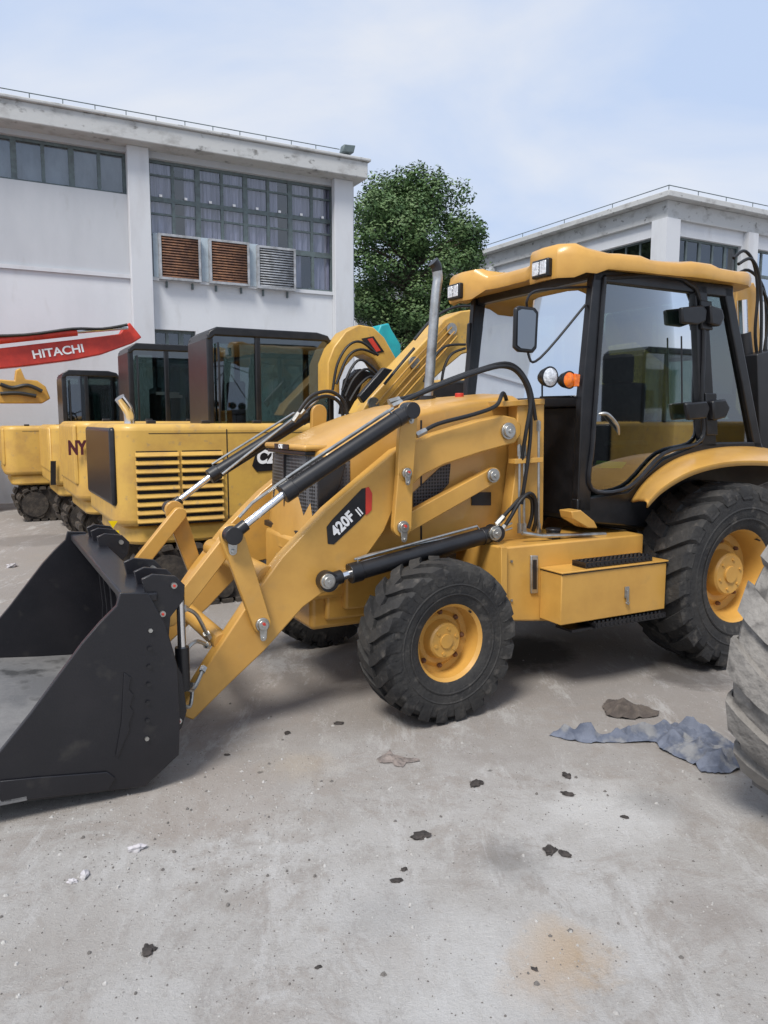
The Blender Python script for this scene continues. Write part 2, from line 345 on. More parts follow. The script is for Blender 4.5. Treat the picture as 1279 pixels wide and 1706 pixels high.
# bucket
BV0,BV1=-.02,2.14
sp_px=[(-90,1349),(0,1340),(120,1326),(243,1310),(298,1258),(300,1200),(296,1110),(276,1040),(246,988),(200,988),(194,1010),(166,1038),(136,1073),(100,1122),(50,1190),(0,1252),(-60,1315),(-92,1338)]
sidep=[P(x,y,BV0) for x,y in sp_px]
sh_px=[(-90,1347),(0,1338),(120,1324),(230,1309),(262,1288),(284,1262),(294,1225),(296,1170),(291,1105),(277,1050),(258,1015),(240,992)]
bk=[P(x,y,BV0) for x,y in sh_px]
inn=[]
for i,(u,z) in enumerate(bk):
    a=Vector(bk[max(i-1,0)]);b=Vector(bk[min(i+1,len(bk)-1)]);d=(b-a).normalized();inn.append((u-d.y*.024,z+d.x*.024))
m=MB();m.prism(bk+inn[::-1],BV0+.02,BV1-.02);bu=m.build('bucket',[BKI],bl,.003)
fl=[(u,z+.003) for u,z in inn[:4]];m=MB();m.prism(fl+[(u,z+.006) for u,z in fl[::-1]],BV0+.035,BV1-.035);m.build('floor_plate',BKF,bu)
m=MB();m.prism([(u+.003,z-.003) for u,z in bk[2:]]+[(u+.010,z-.006) for u,z in bk[2:]][::-1],BV0+.031,BV1-.031);m.build('back_skin',BKT,bu)
for v in (BV0,BV1-.03):
    m=MB();m.prism(sidep,v,v+.03);m.build('side_plate',BKT,bu,.004)
def lp(pxs): return [P(x,y,BV0) for x,y in pxs]
m=MB();m.prism(lp([(0,1336),(120,1322),(180,1315),(192,1295),(178,1285),(60,1294),(0,1300)]),BV0-.010,BV0-.001);m.build('wear_plate',BKT,bu,.003)
m=MB();m.prism(lp([(206,1120),(218,1128),(214,1148),(222,1156),(216,1176),(222,1184),(214,1206),(216,1214),(206,1236),(196,1262),(192,1258),(202,1200)]),BV0-.008,BV0-.001);m.build('stepped_strip',BKT,bu,.002)
for k in range(7):
    u,z=P(250-k*1.0,1050+k*30,BV0);m=MB();m.cyl((u,BV0-.001,z),(u,BV0-.012,z),.010,n=6);m.build('plate_bolt',STL if k in(0,6) else BLK,bu)
m=MB();t0_=P(-90,1347,BV0);m.prism([(t0_[0]-.12,t0_[1]-.03),(t0_[0]+.3,t0_[1]-.035),(t0_[0]+.3,t0_[1]-.012),(t0_[0]-.1,t0_[1]-.005)],BV0-.01,BV1+.01);m.build('cutting_edge',BKF,bu,.003)
tb0=P(246,990,BV0)
m=MB();m.box(tb0[0]-.10,tb0[0]+.05,BV0+.031,BV1-.031,tb0[1]-.045,tb0[1]-.003);m.build('top_rail',BKT,bu,.008)
ear_px=[(236,965),(254,957),(292,960),(308,975),(306,1000),(284,1028),(280,1075),(290,1100),(304,1125),(311,1185),(303,1212),(288,1232),(270,1240),(272,1150),(262,1060),(245,1000)]
ear=[P(x,y,.03) for x,y in ear_px]
for v in (.03,.22,.50,1.46,1.74,1.93):
    m=MB();m.prism(ear,v,v+.022);m.build('hinge_plate',BKT,bu,.003)
for px_ in ((289,975),(270,1022),(290,1130),(297,1200)):
    u,z=P(*px_,.03)
    for a,b in ((.015,.56),(1.44,1.97)):
        m=MB();m.cyl((u,a,z),(u,b,z),.014,n=12);m.build('hinge_pin',STL,bu)
        if a<.1: m=MB();m.cyl((u,a-.006,z),(u,a+.002,z),.006,n=8);m.build('pin_mark',RED,bu)
ru,rz=P(292,985,.15);_,rz2=P(292,1085,.15);_,rz3=P(292,1150,.15)
ru+=.02
m=MB();m.tube([(ru,.14,rz),(ru,.14,rz2)],.020,14);m.build('clamp_cylinder_rod',CHR,bu)
m=MB();m.tube([(ru,.14,rz2+.02),(ru,.14,rz3)],.034,16);m.build('clamp_cylinder',BLK,bu)
for a,b,c in (((ru,.14,rz2-.02),(ru+.08,.2,rz2+.02),(ru+.17,.3,rz2-.04)),((ru,.14,rz3+.03),(ru+.06,.2,rz3-.03),(ru+.14,.28,rz3+.05)),((ru+.01,.14,rz-.08),(ru+.09,.2,rz-.14),(ru+.18,.33,rz-.3)),((ru+.0,.3,rz3-.1),(ru+.07,.32,rz3-.16),(ru+.1,.36,rz3-.05))):
    m=MB();m.tube(smooth([a,b,c],5),.010,8);m.tube([a,tuple(Vector(a)*.8+Vector(b)*.2)],.018,6);m.tube([c,tuple(Vector(c)*.8+Vector(b)*.2)],.018,6)
    m.build('hose_fitting',STL,bu)
# tank, toolbox, steps
t0=P(838,912,.20);t1=P(1072,903,.20)
m=MB();uu0,uu1=t0[0],t1[0];zt_=t0[1];zb_=.47
m.prism([(uu0,zt_),(uu1,zt_),(uu1,zb_-.03),(uu0+.38,zb_-.03),(uu0+.05,zb_+.01),(uu0,zb_+.05)],.20,.72);tank=m.build('fuel_tank',YEL,bl,.012)
b0=P(936,957,.0);b1=P(1110,950,.0);bb=P(936,1042,0)
m=MB();m.box(b0[0],b1[0],.0,.198,bb[1],b0[1]);tbx=m.build('tool_box',YEL,bl,.006)
m=MB();m.box(b0[0]-.008,b1[0]+.008,-.01,.197,b0[1]+.001,b0[1]+.012);m.build('lid',YEL,tbx,.004)
m=MB();m.box(b0[0]-.002,b1[0]+.002,-.004,.196,b0[1]-.006,b0[1]-.001);m.build('lid_gap',BLK,tbx)
lx=P(1043,990,0);m=MB();m.box(lx[0]-.018,lx[0]+.018,-.008,-.001,lx[1]-.02,lx[1]+.05);m.box(lx[0]-.010,lx[0]+.010,-.016,-.007,lx[1]-.05,lx[1]+.03)
m.tube([(lx[0]-.016,-.014,lx[1]-.05),(lx[0],-.022,lx[1]-.062),(lx[0]+.016,-.014,lx[1]-.05)],.004,6);m.build('latch',STL,tbx,.001)
def tread(u0,u1,v0,v1,z,nm):
    m=MB();m.box(u0,u1,v0,v0+.01,z-.03,z+.004);m.box(u0,u1,v1-.01,v1,z-.03,z+.004);m.box(u0,u0+.01,v0+.01,v1-.01,z-.03,z+.004);m.box(u1-.01,u1,v0+.01,v1-.01,z-.03,z+.004)
    m.box(u0,u1,v0+.01,v1-.01,z-.028,z-.012)
    n=int((u1-u0)/.035)
    for i in range(n):
        for j in range(3):
            u=u0+.02+i*.035;v=v0+.03+j*(v1-v0-.06)/2;m.cyl((u,v,z-.012),(u,v,z+.010),.012,.008,6)
        m.cyl((u0+.02+i*.035,v0+.001,z-.013),(u0+.02+i*.035,v0-.006,z-.013),.010,n=6)
    m.build(nm,BLK,bl)
s0=P(975,950,.02);s1=P(1085,945,.02);tread(s0[0],s1[0],.015,.14,b0[1]+.045,'step_tread')
s0=P(992,1052,-.02);s1=P(1108,1045,-.02);tread(s0[0],s1[0],-.02,.16,bb[1]-.02,'step_tread')
m=MB();m.box(b0[0]+.1,b1[0]-.02,.01,.16,bb[1]-.06,bb[1]-.045);m.build('step_bracket',BLK,bl)
m=MB();m.prism([P(882,925,.2),P(894,925,.2),P(894,988,.2),P(882,988,.2)],.185,.2);m.build('level_gauge',STL,tank,.004)
m=MB();m.prism([P(885,932,.2),P(891,932,.2),P(891,981,.2),P(885,981,.2)],.182,.1845);m.build('gauge_glass',BLK,tank)
u,z=P(928,905,.3);m=MB();m.cyl((u,.34,zt_),(u,.34,zt_+.05),.045,n=18);m.cyl((u,.34,zt_+.05),(u,.34,zt_+.065),.05,n=18);m.build('filler_cap',BLK,tank,.003)
m=MB();m.ppx([(835,912),(845,912),(845,1020),(835,1015)],.17,.199);m.build('tank_bracket',YEL,tank,.003)
for (x,y) in ((851,935),(851,1000),(905,1015),(925,945)):
    u,z=P(x,y,.2);m=MB();m.cyl((u,.199,z),(u,.19,z),.009,n=6);m.build('bolt',STL,tank)
m=MB();m.box(.5,2.0,.55,1.5,.42,.6);m.build('belly_plate',BLK,bl,.02)
# hoses
hs=[[(655,668,.45),(700,655,.45),(760,630,.45),(820,612,.42),(856,616,.40),(878,648,.38),(884,700,.38),(880,760,.38),(868,840,.40)],
    [(660,674,.42),(720,648,.42),(790,622,.42),(840,610,.40),(866,622,.38),(884,660,.36),(876,720,.36),(868,770,.40)],
    [(672,668,.5),(730,640,.5),(790,618,.5),(848,606,.45),(880,640,.42),(892,700,.42)],
    [(700,722,.36),(730,706,.36),(790,690,.35),(826,676,.36),(838,655,.42),(846,676,.5)],
    [(836,884,.36),(850,862,.34),(866,835,.33),(882,822,.33),(892,834,.34),(892,868,.36),(888,884,.4)],
    [(832,868,.38),(850,848,.36),(870,828,.35),(885,832,.36),(886,858,.38),(880,880,.4)],
    [(500,690,1.5),(520,668,1.5),(545,660,1.5),(566,672,1.5),(572,700,1.5)],
    [(492,696,1.45),(516,662,1.45),(548,652,1.45),(572,668,1.45),(580,700,1.45)]]
for i,h in enumerate(hs):
    m=MB();m.tube(smooth([V.pt(*q) for q in h],7),.0125,10);m.build('hydraulic_hose',HOSE,bl)
    p=[Vector(V.pt(*h[0])),Vector(V.pt(*h[1]))];d=(p[1]-p[0]).normalized();m=MB();m.tube([p[0]-d*.03,p[0]+d*.04],.019,6);m.build('hose_ferrule',STL,bl)
for x in (865,873,897):
    m=MB();m.tube(smooth([V.pt(x,740 if x<890 else 700,.40),V.pt(x,800,.40),V.pt(x,870,.40),V.pt(x+5,890,.42)],3),.0085,8)
    m.tube([V.pt(x,742 if x<890 else 702,.40),V.pt(x,760 if x<890 else 718,.40)],.015,6);m.tube([V.pt(x,872,.40),V.pt(x,888,.40)],.015,6);m.build('steel_pipe',STL,bl)
m=MB();m.tube([V.pt(870,888,.3),V.pt(900,893,.28),V.pt(1008,890,.3)],.014,10);m.build('steel_pipe',STL,bl)
m=MB();m.ppx([(858,765),(905,762),(905,770),(858,773)],.385,.455);m.build('pipe_clamp',YEL,bl,.002)
# exhaust
a=V.pt(712,672,1.0);m=MB();b=V.pt(726,490,1.0);m.tube(smooth([a,((a[0]+b[0])/2,1.0,(a[2]+b[2])/2),b,V.pt(729,466,1.0),V.pt(728,450,1.0)],6),.033,20,cap=False);ex=m.build('exhaust_stack',PIPE,bl)
m=MB();m.cyl((a[0],1.0,a[2]-.03),(a[0],1.0,a[2]+.05),.055,n=20);m.build('stack_collar',BLK,ex)
m=MB();pp=smooth([V.pt(728,452,1.0),V.pt(726,443,1.0),V.pt(721,436,1.0)],4);m.tube(pp,[.034+.0006*i for i in range(len(pp))],20);m.build('stack_mouth',BLK,ex)
u,z=P(765,660,.9);m=MB();m.cyl((u,.9,z-.05),(u,.9,z+.02),.03,n=14);m.build('red_cap',RED,bl,.004)
# cab
NV,FVv=.32,1.70
def side_pieces():
    return [[(990,448),(1014,450),(990,660),(984,852),(962,852),(970,655)],
            [(990,446),(1222,476),(1222,496),(1010,470),(990,468)],
            [(1158,474),(1178,476),(1194,745),(1170,745)],
            [(1206,478),(1220,480),(1270,745),(1257,745)],
            [(962,832),(1046,820),(1104,766),(1170,738),(1268,736),(1290,800),(1090,880),(1000,872),(962,868)]]
m=MB()
for pc in side_pieces():
    pl=[P(x,y,NV) for x,y in pc];m.prism(pl,NV,NV+.06);m.prism(pl,FVv-.06,FVv)
pT=P(1000,452,NV);pB=P(973,852,NV);pM=P(978,662,NV)
rT=P(1212,480,NV);rB=P(1262,740,NV)
for (u,z) in (pT,(pM[0]+.0,pM[1]-.02)): m.box(u-.03,u+.03,NV+.06,FVv-.06,z-.04,z+.03)
for (u,z) in (rT,rB): m.box(u-.03,u+.03,NV+.06,FVv-.06,z-.03,z+.03)
m.box(pB[0],pB[0]+.05,NV+.06,.98,pB[1],pM[1]-.06);m.box(pB[0],pB[0]+.04,1.0,FVv-.06,pB[1],pM[1]-.06)
m.box(pB[0],rB[0],NV+.06,FVv-.06,pB[1]-.05,pB[1]+.02)
m.box(1.9,rB[0],NV+.06,FVv-.06,.9,1.25)
m.box(pT[0],rT[0],NV+.06,FVv-.06,pT[1]-.04,pT[1]+.02)
m.box(rB[0]-.05,rB[0]-.01,NV+.06,FVv-.06,1.2,1.7)
m.box(pB[0]+.06,rB[0]-.06,FVv-.10,FVv-.065,pB[1]+.021,1.50)
cab=m.build('cab',CABB,bl,.008)
m=MB();m.add([(pT[0],NV+.04,pT[1]-.02),(pT[0],FVv-.04,pT[1]-.02),(pM[0],FVv-.04,pM[1]),(pM[0],NV+.04,pM[1])],[(0,1,2,3)]);m.build('windscreen',GLF,cab)
def pane(nm,pxs,v,mt=GLS):
    m=MB();pl=[P(x,y,NV) for x,y in pxs];m.add([(a,v,b) for a,b in pl],[tuple(range(len(pl)))]);return m.build(nm,mt,cab)
dg=[(1012,462),(1160,478),(1172,740),(1110,762),(1050,818),(984,820),(992,660)]
rg=[(1178,480),(1208,484),(1258,738),(1192,740)]
pane('door_glass',dg,NV+.03);pane('rear_side_window',rg,NV+.03);pane('far_window',dg,FVv-.03,GLF);pane('far_window',rg,FVv-.03,GLF)
m=MB();m.add([(rT[0],NV+.04,rT[1]),(rT[0],FVv-.04,rT[1]),(rB[0],FVv-.04,rB[1]),(rB[0],NV+.04,rB[1])],[(0,1,2,3)]);m.build('rear_window',GLF,cab)
m=MB();ring=[P(x,y,NV) for x,y in [(1006,462),(1157,480),(1168,665),(1166,733),(1104,756),(1046,812),(984,814),(986,740),(993,640)]]
pp=[(a,NV-.006,b) for a,b in ring];pp=smooth(pp+[pp[0]],5);m.tube(pp,.0155,8);m.build('door_frame',CABB,cab)
m=MB();zc1=pT[1]-.05
for u in (pT[0]+.35,pT[0]+.80): m.box(u,u+.05,FVv-.05,FVv-.01,1.25,zc1)
m.box(pT[0]+.02,rT[0],FVv-.05,FVv-.01,1.62,1.67);m.build('far_door_frame',CABB,cab)
m=MB();m.box(pT[0]+.03,pT[0]+.05,.5,1.6,zc1-.16,zc1);m.build('sun_visor',CABB,cab,.005)
# interior
su=1.95
m=MB();m.box(su-.25,su+.22,.75,1.25,1.22,1.36);m.box(su+.14,su+.28,.77,1.23,1.34,1.98);m.box(su+.14,su+.26,.88,1.12,1.98,2.2);m.box(su-.2,su+.2,.65,.72,1.5,1.55);m.box(su-.2,su+.2,.85,1.15,.95,1.22);m.build('operator_seat',SEAT,cab,.04,seg=3)
m=MB();m.tube([(1.42,1.0,1.1),(1.55,1.0,1.62)],.05,10)
ct=Vector((1.56,1.0,1.64));pts=[]
for k in range(25):
    a=2*PI*k/24;pts.append(ct+Vector((math.cos(a)*.17,math.sin(a)*.19,-math.cos(a)*.06)))
m.tube(pts,.014,8);m.tube([ct-Vector((.16,0,-.05)),ct+Vector((.16,0,-.05))],.012,6);m.build('steering_wheel',CABB,cab)
m=MB();m.box(1.3,1.45,.7,1.3,1.35,1.70);m.box(1.35,2.3,1.42,1.58,1.0,1.66);m.build('dashboard',CABB,cab,.03)
for dx in (0,.1,.2):
    m=MB();m.tube([(1.62+dx,1.38,1.4),(1.6+dx,1.36,1.78)],.01,6);m.tube([(1.6+dx,1.36,1.78),(1.6+dx,1.36,1.83)],.024,8);m.build('control_lever',CABB,cab)
m=MB();m.tube(smooth([V.pt(996,690,.36),V.pt(1012,690,.33),V.pt(1028,708,.33),V.pt(1030,724,.36)],5),.011,8);m.build('grab_handle',STL,cab)
m=MB();m.ppx([(1004,768),(1044,770),(1036,780),(1000,780)],.5,.56);m.build('reflective_label',mat('lime label',(.45,.7,.03),None,1,.5),cab)
def knob(nm,pxs,v0,v1,mt,par,bv=.01):
    m=MB();m.ppx(pxs,v0,v1);return m.build(nm,mt,par,bv)
knob('work_lamp',[(1136,512),(1172,508),(1179,516),(1177,536),(1162,541),(1138,538)],.265,.305,CABB,cab,.012)
knob('work_lamp',[(1184,508),(1204,514),(1208,530),(1200,544),(1186,540)],.25,.305,CABB,cab,.012)
knob('door_handle',[(1144,672),(1178,668),(1184,680),(1178,697),(1148,700)],.265,.305,CABB,cab,.012)
knob('door_handle',[(1188,668),(1210,665),(1217,680),(1210,696),(1190,701)],.25,.305,CABB,cab,.012)
knob('hinge',[(1176,655),(1194,655),(1196,725),(1178,725)],.295,.32,CABB,cab,.006)
knob('hinge',[(1168,500),(1186,502),(1188,550),(1170,548)],.295,.32,CABB,cab,.006)
m=MB();m.tube([V.pt(1135,560,.29),V.pt(1136,672,.29)],.006,6);m.build('aerial',CABB,cab)
mr=[(859,513),(866,509),(892,512),(898,520),(895,580),(889,588),(865,586),(857,579)]
m=MB();m.ppx(mr,.36,.39);mi=m.build('mirror',CABB,bl,.01)
m=MB();m.ppx([(863,518),(869,515),(888,517),(893,523),(890,576),(885,582),(868,580),(862,575)],.352,.359);m.build('mirror_glass',MIR,mi)
m=MB();m.tube(smooth([V.pt(988,478,.36),V.pt(930,480,.37),V.pt(890,486,.38),V.pt(878,500,.38),V.pt(878,520,.40),V.pt(880,590,.40),V.pt(900,596,.38),V.pt(975,508,.36)],5),.008,8);m.build('mirror_arm',CABB,mi)
m=MB();m.ppx([(782,538),(797,534),(800,575),(796,604),(783,606),(780,570)],1.66,1.70);mi2=m.build('mirror',CABB,bl,.01)
m=MB();m.tube([V.pt(797,505,1.68),V.pt(790,540,1.68)],.008,6);m.build('mirror_arm',CABB,mi2)
def disc(nm,px,v,r,mt,par,depth=.05):
    u,z=P(*px,v);m=MB();m.lathe(u,z,[(v+depth+.03,r*.6),(v+depth,r*.9),(v-.002,r*1.12),(v-.006,r*.96)],26);hh=m.build('lamp_bowl',CABB,par)
    m=MB();m.add([(u+r*.97*math.cos(2*PI*k/26),v-.003,z+r*.97*math.sin(2*PI*k/26)) for k in range(26)]+[(u+r*.6*math.cos(2*PI*k/26),v-.016,z+r*.6*math.sin(2*PI*k/26)) for k in range(26)]+[(u,v-.02,z)],[(k,(k+1)%26,26+(k+1)%26,26+k) for k in range(26)]+[(26+k,26+(k+1)%26,52) for k in range(26)])
    return m.build(nm,mt,hh)
disc('headlamp',(916,628),.36,.060,LENS,bl);disc('turn_signal',(948,633),.35,.052,AMB,bl)
m=MB();m.tube([V.pt(970,620,.38),V.pt(970,662,.38)],.01,6);m.tube([V.pt(900,662,.42),V.pt(972,660,.42)],.008,6);m.tube([V.pt(903,620,.42),V.pt(903,662,.42)],.006,6);m.build('lamp_bracket',CABB,bl)
knob('lamp_housing',[(958,622),(967,624),(965,644),(957,644)],.33,.36,AMB,bl,.004)
m=MB();m.tube([V.pt(836,590,1.35),V.pt(862,500,1.35)],.007,6);m.build('wiper',CABB,cab)
# roof
half=[(1.10,1.0),(1.10,.84),(1.07,.74),(1.00,.66),(.975,.52),(.99,.38),(1.07,.31),(1.14,.28),(1.22,.26),(1.3,.25),(1.38,.24),(1.46,.235),(1.55,.22),(1.64,.21),(1.72,.21),(1.8,.20),(1.9,.195),(2.0,.19),(2.1,.19),(2.2,.19),(2.3,.19),(2.4,.19),(2.5,.20),(2.6,.22),(2.68,.27),(2.76,.42),(2.80,.65),(2.81,.85)]
full=half+[(2.81,1.0)]+[(u,2.0-v) for u,v in half[:0:-1]]
cu,cv=1.88,1.0
def ringz(sc,z,wav=0,pod=0,lob=0):
    o=[]
    for (u,v) in full:
        zz=z;d=abs(v-1)
        l=math.tanh(3.5*math.sin((u-1.28)*2*PI/.66))
        if d>.5 and u>1.2: zz+=wav*l
        if pod and u<1.25 and d>.28: zz+=pod*(1 if u<1.12 else .5)
        s2=sc*(1-(lob*(1-l)/2 if (d>.5 and u>1.2) else 0))
        o.append((cu+(u-cu)*(1-(1-sc)*.9),cv+(v-cv)*s2,zz))
    return o
m=MB();m.loft([ringz(.86,2.655),ringz(.975,2.65,.0,-.045,.015),ringz(.992,2.645,.0,-.06,.015),ringz(1.0,2.66,.0,-.055,.018),ringz(1.0,2.70,.004,.02,.018),ringz(.99,2.728,.007,.045,.02),ringz(.965,2.742,.009,.055,.02),ringz(.90,2.748,.010,.055,.02),ringz(.87,2.752,.009,.04),ringz(.80,2.768,.003,.01),ringz(.5,2.785),ringz(.15,2.79)])
roof=m.build('roof',YEL,bl,ang=38)
m=MB();m.plan([(cu+(u-cu)*.6,cv+(v-cv)*.55) for u,v in full],2.76,2.81);m.build('roof_hatch',BLK,roof,.012)
for vv in (.50,1.50):
    m=MB();m.box(.95,1.0,vv-.08,vv+.08,2.60,2.715);o=m.build('work_lamp',CABB,roof,.01)
    for dv in (-.037,.037):
        m=MB();m.box(.943,.9495,vv+dv-.031,vv+dv+.031,2.617,2.70);o=m.build('lamp_lens',LENS,roof,.006)
# fender
outer=[V.pt(x,y,-.06) for x,y in [(1078,838),(1100,815),(1132,794),(1165,780),(1205,771),(1250,768),(1300,772),(1360,790),(1400,815)]]
inner=[V.pt(x,y,.34) for x,y in [(1050,836),(1068,808),(1096,782),(1130,762),(1170,750),(1215,744),(1268,746),(1320,762),(1352,785)]]
A=smooth(outer,4);B=smooth(inner,4)
m=MB();rings=[]
for a,b in zip(A,B):
    mid=(a+b)/2+Vector((0,0,.012));rings.append([a+Vector((0,0,-.03)),a,a*.85+b*.15+Vector((0,0,.012)),mid,b*.85+a*.15,b])
m.loft(rings,cap=False,closed=False);m.build('rear_fender',YEL,bl,solid=.012,ang=50)
m=MB();m.loft([[(p.x,2.0-p.y,p.z) for p in r] for r in rings],cap=False,closed=False);m.build('rear_fender',YEL,bl,solid=.012,ang=50)
m=MB();m.ppx([(952,852),(968,850),(990,868),(996,880),(980,880),(955,865)],.2,.32);m.build('cab_mount',YEL,bl,.006)
# backhoe end
m=MB();m.box(2.75,3.1,.55,1.45,.55,1.35);bf=m.build('rear_frame',YEL,bl,.02)
m=MB();m.ppx([(1224,520),(1228,480),(1256,470),(1264,490),(1268,600),(1300,800),(1270,800),(1240,600)],.92,1.04);m.build('backhoe_boom',YEL,bl,.01)
m=MB();m.tube([V.pt(1238,560,.85),V.pt(1236,500,.85)],.04,14);m.build('boom_cylinder_rod',CHR,bl)
m=MB();m.tube([V.pt(1238,555,.85),V.pt(1252,690,.85)],.06,14);m.build('boom_cylinder',BLK,bl)
m=MB();m.ppx([(1262,590),(1300,580),(1330,760),(1290,790),(1266,740)],.7,.86);m.build('swing_frame',BLK,bl,.01)
for i,h in enumerate([[(1222,430,.8),(1240,418,.8),(1256,440,.8),(1262,490,.8),(1258,560,.8),(1268,640,.8)],[(1230,440,.75),(1252,432,.75),(1266,470,.75),(1268,560,.75),(1262,650,.75)],[(1215,470,.9),(1246,450,.85),(1274,490,.85),(1276,600,.8)],[(1268,480,.8),(1282,520,.8),(1272,600,.8),(1278,700,.8)]]):
    m=MB();m.tube(smooth([V.pt(*q) for q in h],6),.013,8);m.build('hydraulic_hose',HOSE,bl)
# ===================================================== EXCAVATORS
TRK=mat('track steel',(.035,.03,.027),(.09,.075,.06),8,.8,.2,.3,40)
def track(root,u0,u1,v0,v1,h,mt):
    m=MB();r=h/2;L=[];n=10
    for k in range(n+1):
        a=PI/2+PI*k/n;L.append((u0+r+(r-.04)*math.cos(a),r+(r-.04)*math.sin(a)))
    for k in range(n+1):
        a=-PI/2+PI*k/n;L.append((u1-r+(r-.04)*math.cos(a),r+(r-.04)*math.sin(a)))
    m.prism(L,v0+.05,v1-.05)
    pts=[Vector(p) for p in L]+[Vector(L[0])];tot=sum((pts[i+1]-pts[i]).length for i in range(len(pts)-1))
    N=int(tot/.13)
    for j in range(N):
        s=j*tot/N;i=0
        while s>(pts[i+1]-pts[i]).length: s-=(pts[i+1]-pts[i]).length;i+=1
        d=(pts[i+1]-pts[i]).normalized();p=pts[i]+d*s;nn=Vector((d.y,-d.x))
        q=[p-d*.052,p+d*.052,p+d*.046+nn*.04,p+d*.0+nn*.05,p-d*.046+nn*.04]
        m.prism([(a.x,a.y) for a in q],v0,v1)
    o=m.build('track',mt,root)
    for i in range(5):
        u=u0+.35+i*(u1-u0-.7)/4;m=MB();m.cyl((u,v0+.02,.14),(u,v0+.055,.14),.09,n=16);m.build('roller',mt,o)
    for u in (u0+r,u1-r):m=MB();m.cyl((u,v0+.01,r),(u,v0+.055,r),r*.72,n=20);m.build('end_wheel',mt,o)
def roundrect(u0,u1,v0,v1,r0,r1,n=6):
    pts=[]
    for cu_,cv_,a0,r in ((u0+r0,v0+r0,PI,r0),(u1-r1,v0+r1,1.5*PI,r1),(u1-r1,v1-r1,0,r1),(u0+r0,v1-r0,.5*PI,r0)):
        for k in range(n+1):
            a=a0+PI/2*k/n;pts.append((cu_+r*math.cos(a),cv_+r*math.sin(a)))
    return pts
def excavator(label,u0,v0,W=1.8,L=2.7,zb=.60,zt=1.68,cabv=1.0,cu0=.0,cu1=1.2,cz=2.62,paint=YEL2,grille=None,rear=CABB,boom=None,words=None,wmat=WHT,exh=None,group='excavators parked in a row behind the loader',rearz=.95,glassy=True):
    uc=u0+L*.5;r=thing('excavator',label,'excavator',V.w(uc,v0+W/2,0),28,group)
    m=MB();m.plan(roundrect(u0,u0+L,v0,v0+W,.22,.06),zb+.17,zt);ho=m.build('engine_housing',paint,r,.06,seg=4)
    m=MB();m.plan(roundrect(u0+.10,u0+L,v0+.05,v0+W-.05,.2,.06),zb,zb+.168);m.build('lower_skirt',paint,r,.03)
    m=MB();m.box(u0-.012,u0+.06,v0+.10,v0+W-.1,rearz,zt-.03);m.build('rear_panel',rear,r,.05,seg=3)
    m=MB();m.box(u0+L*.36,u0+L*.362+.004,v0-.003,v0+.001,zb+.2,zt-.05);m.build('panel_seam',BLK,ho)
    m=MB();m.box(u0+.3,u0+L*.9,v0-.003,v0+.001,zt-.085,zt-.08);m.build('panel_seam',BLK,ho)
    for k in range(3): m=MB();m.box(u0+.35+k*.5,u0+.43+k*.5,v0+.3,v0+.36,zt,zt+.03);m.build('hood_hinge',BLK,ho,.005)
    if grille:
        (gx0,gx1,gy0,gy1)=grille
        a=P(gx0,gy0,v0);b=P(gx1,gy1,v0);cz0,cz1=b[1],a[1];mu=(a[0]+b[0])/2
        for ca,cb in ((a[0],mu-.02),(mu+.02,b[0])):
            m=MB();m.box(ca,cb,v0-.004,v0+.01,cz0,cz1);ve=m.build('vent_recess',MESH,r)
            m=MB();ns=9
            for k in range(ns):
                z=cz0+(k+.5)*(cz1-cz0)/ns;hh=(cz1-cz0)/ns
                m.add([(ca-.01,v0-.004,z+hh*.35),(cb+.01,v0-.004,z+hh*.35),(cb+.01,v0-.03,z-hh*.1),(ca-.01,v0-.03,z-hh*.1),(ca-.01,v0-.026,z-hh*.22),(cb+.01,v0-.026,z-hh*.22),(cb+.01,v0-.004,z-hh*.05),(ca-.01,v0-.004,z-hh*.05)],[(0,1,2,3),(3,2,5,4),(4,5,6,7),(0,3,4,7),(1,2,5,6)])
            m.build('louvre',paint,ve)
    track(r,u0+.15,u0+L-.1,v0+.02,v0+.44,.58,TRK);track(r,u0+.15,u0+L-.1,v0+W-.44,v0+W-.02,.58,TRK)
    m=MB();m.box(u0+.7,u0+L-.6,v0+.44,v0+W-.44,.2,.48);m.cyl((uc,v0+W/2,.48),(uc,v0+W/2,.62),.42,n=28);m.build('slew_ring',TRK,r,.01)
    c0=v0+cabv;c1=v0+W-.02;m=MB();t=.06;zz=zt-.1
    for (u,v) in ((cu0,c0),(cu0,c1-t),(cu1-t,c0),(cu1-t,c1-t),(cu0+(cu1-cu0)*.36,c0),(cu0+(cu1-cu0)*.36,c1-t)):
        m.box(u,u+t,v,v+t,zz,cz-.06)
    m.box(cu0,cu1,c0,c1,zz-.3,zz);m.box(cu0-.008,cu0+.02,c0+.0,c1-.0,zz,cz-.1)
    m.prism([(cu0-.01,cz-.12),(cu0+.02,cz-.04),(cu0+.10,cz+.01),(cu1-.2,cz+.01),(cu1-.07,cz-.02),(cu1,cz-.13),(cu1-.03,cz-.13),(cu1-.09,cz-.08),(cu0+.08,cz-.08),(cu0+.03,cz-.12)],c0-.01,c1+.01)
    cb=m.build('cab',CABB,r,.02,seg=3)
    for k,(a,b) in enumerate(((cu0+t,cu0+(cu1-cu0)*.36),(cu0+(cu1-cu0)*.36+t,cu1-t))):
        for v in ((c0+.02,c1-.02) if glassy else (c0+.02,)):
            m=MB();m.add([(a,v,zz),(b,v,zz),(b,v,cz-.07),(a,v,cz-.07)],[(0,1,2,3)]);m.build('cab_window',GLD if v<c0+.1 else GLS,cb)
    m=MB();m.add([(cu1-.02,c0+t,zz),(cu1-.02,c1-t,zz),(cu1-.02,c1-t,cz-.08),(cu1-.02,c0+t,cz-.08)],[(0,1,2,3)]);m.build('windscreen',GLS,cb)
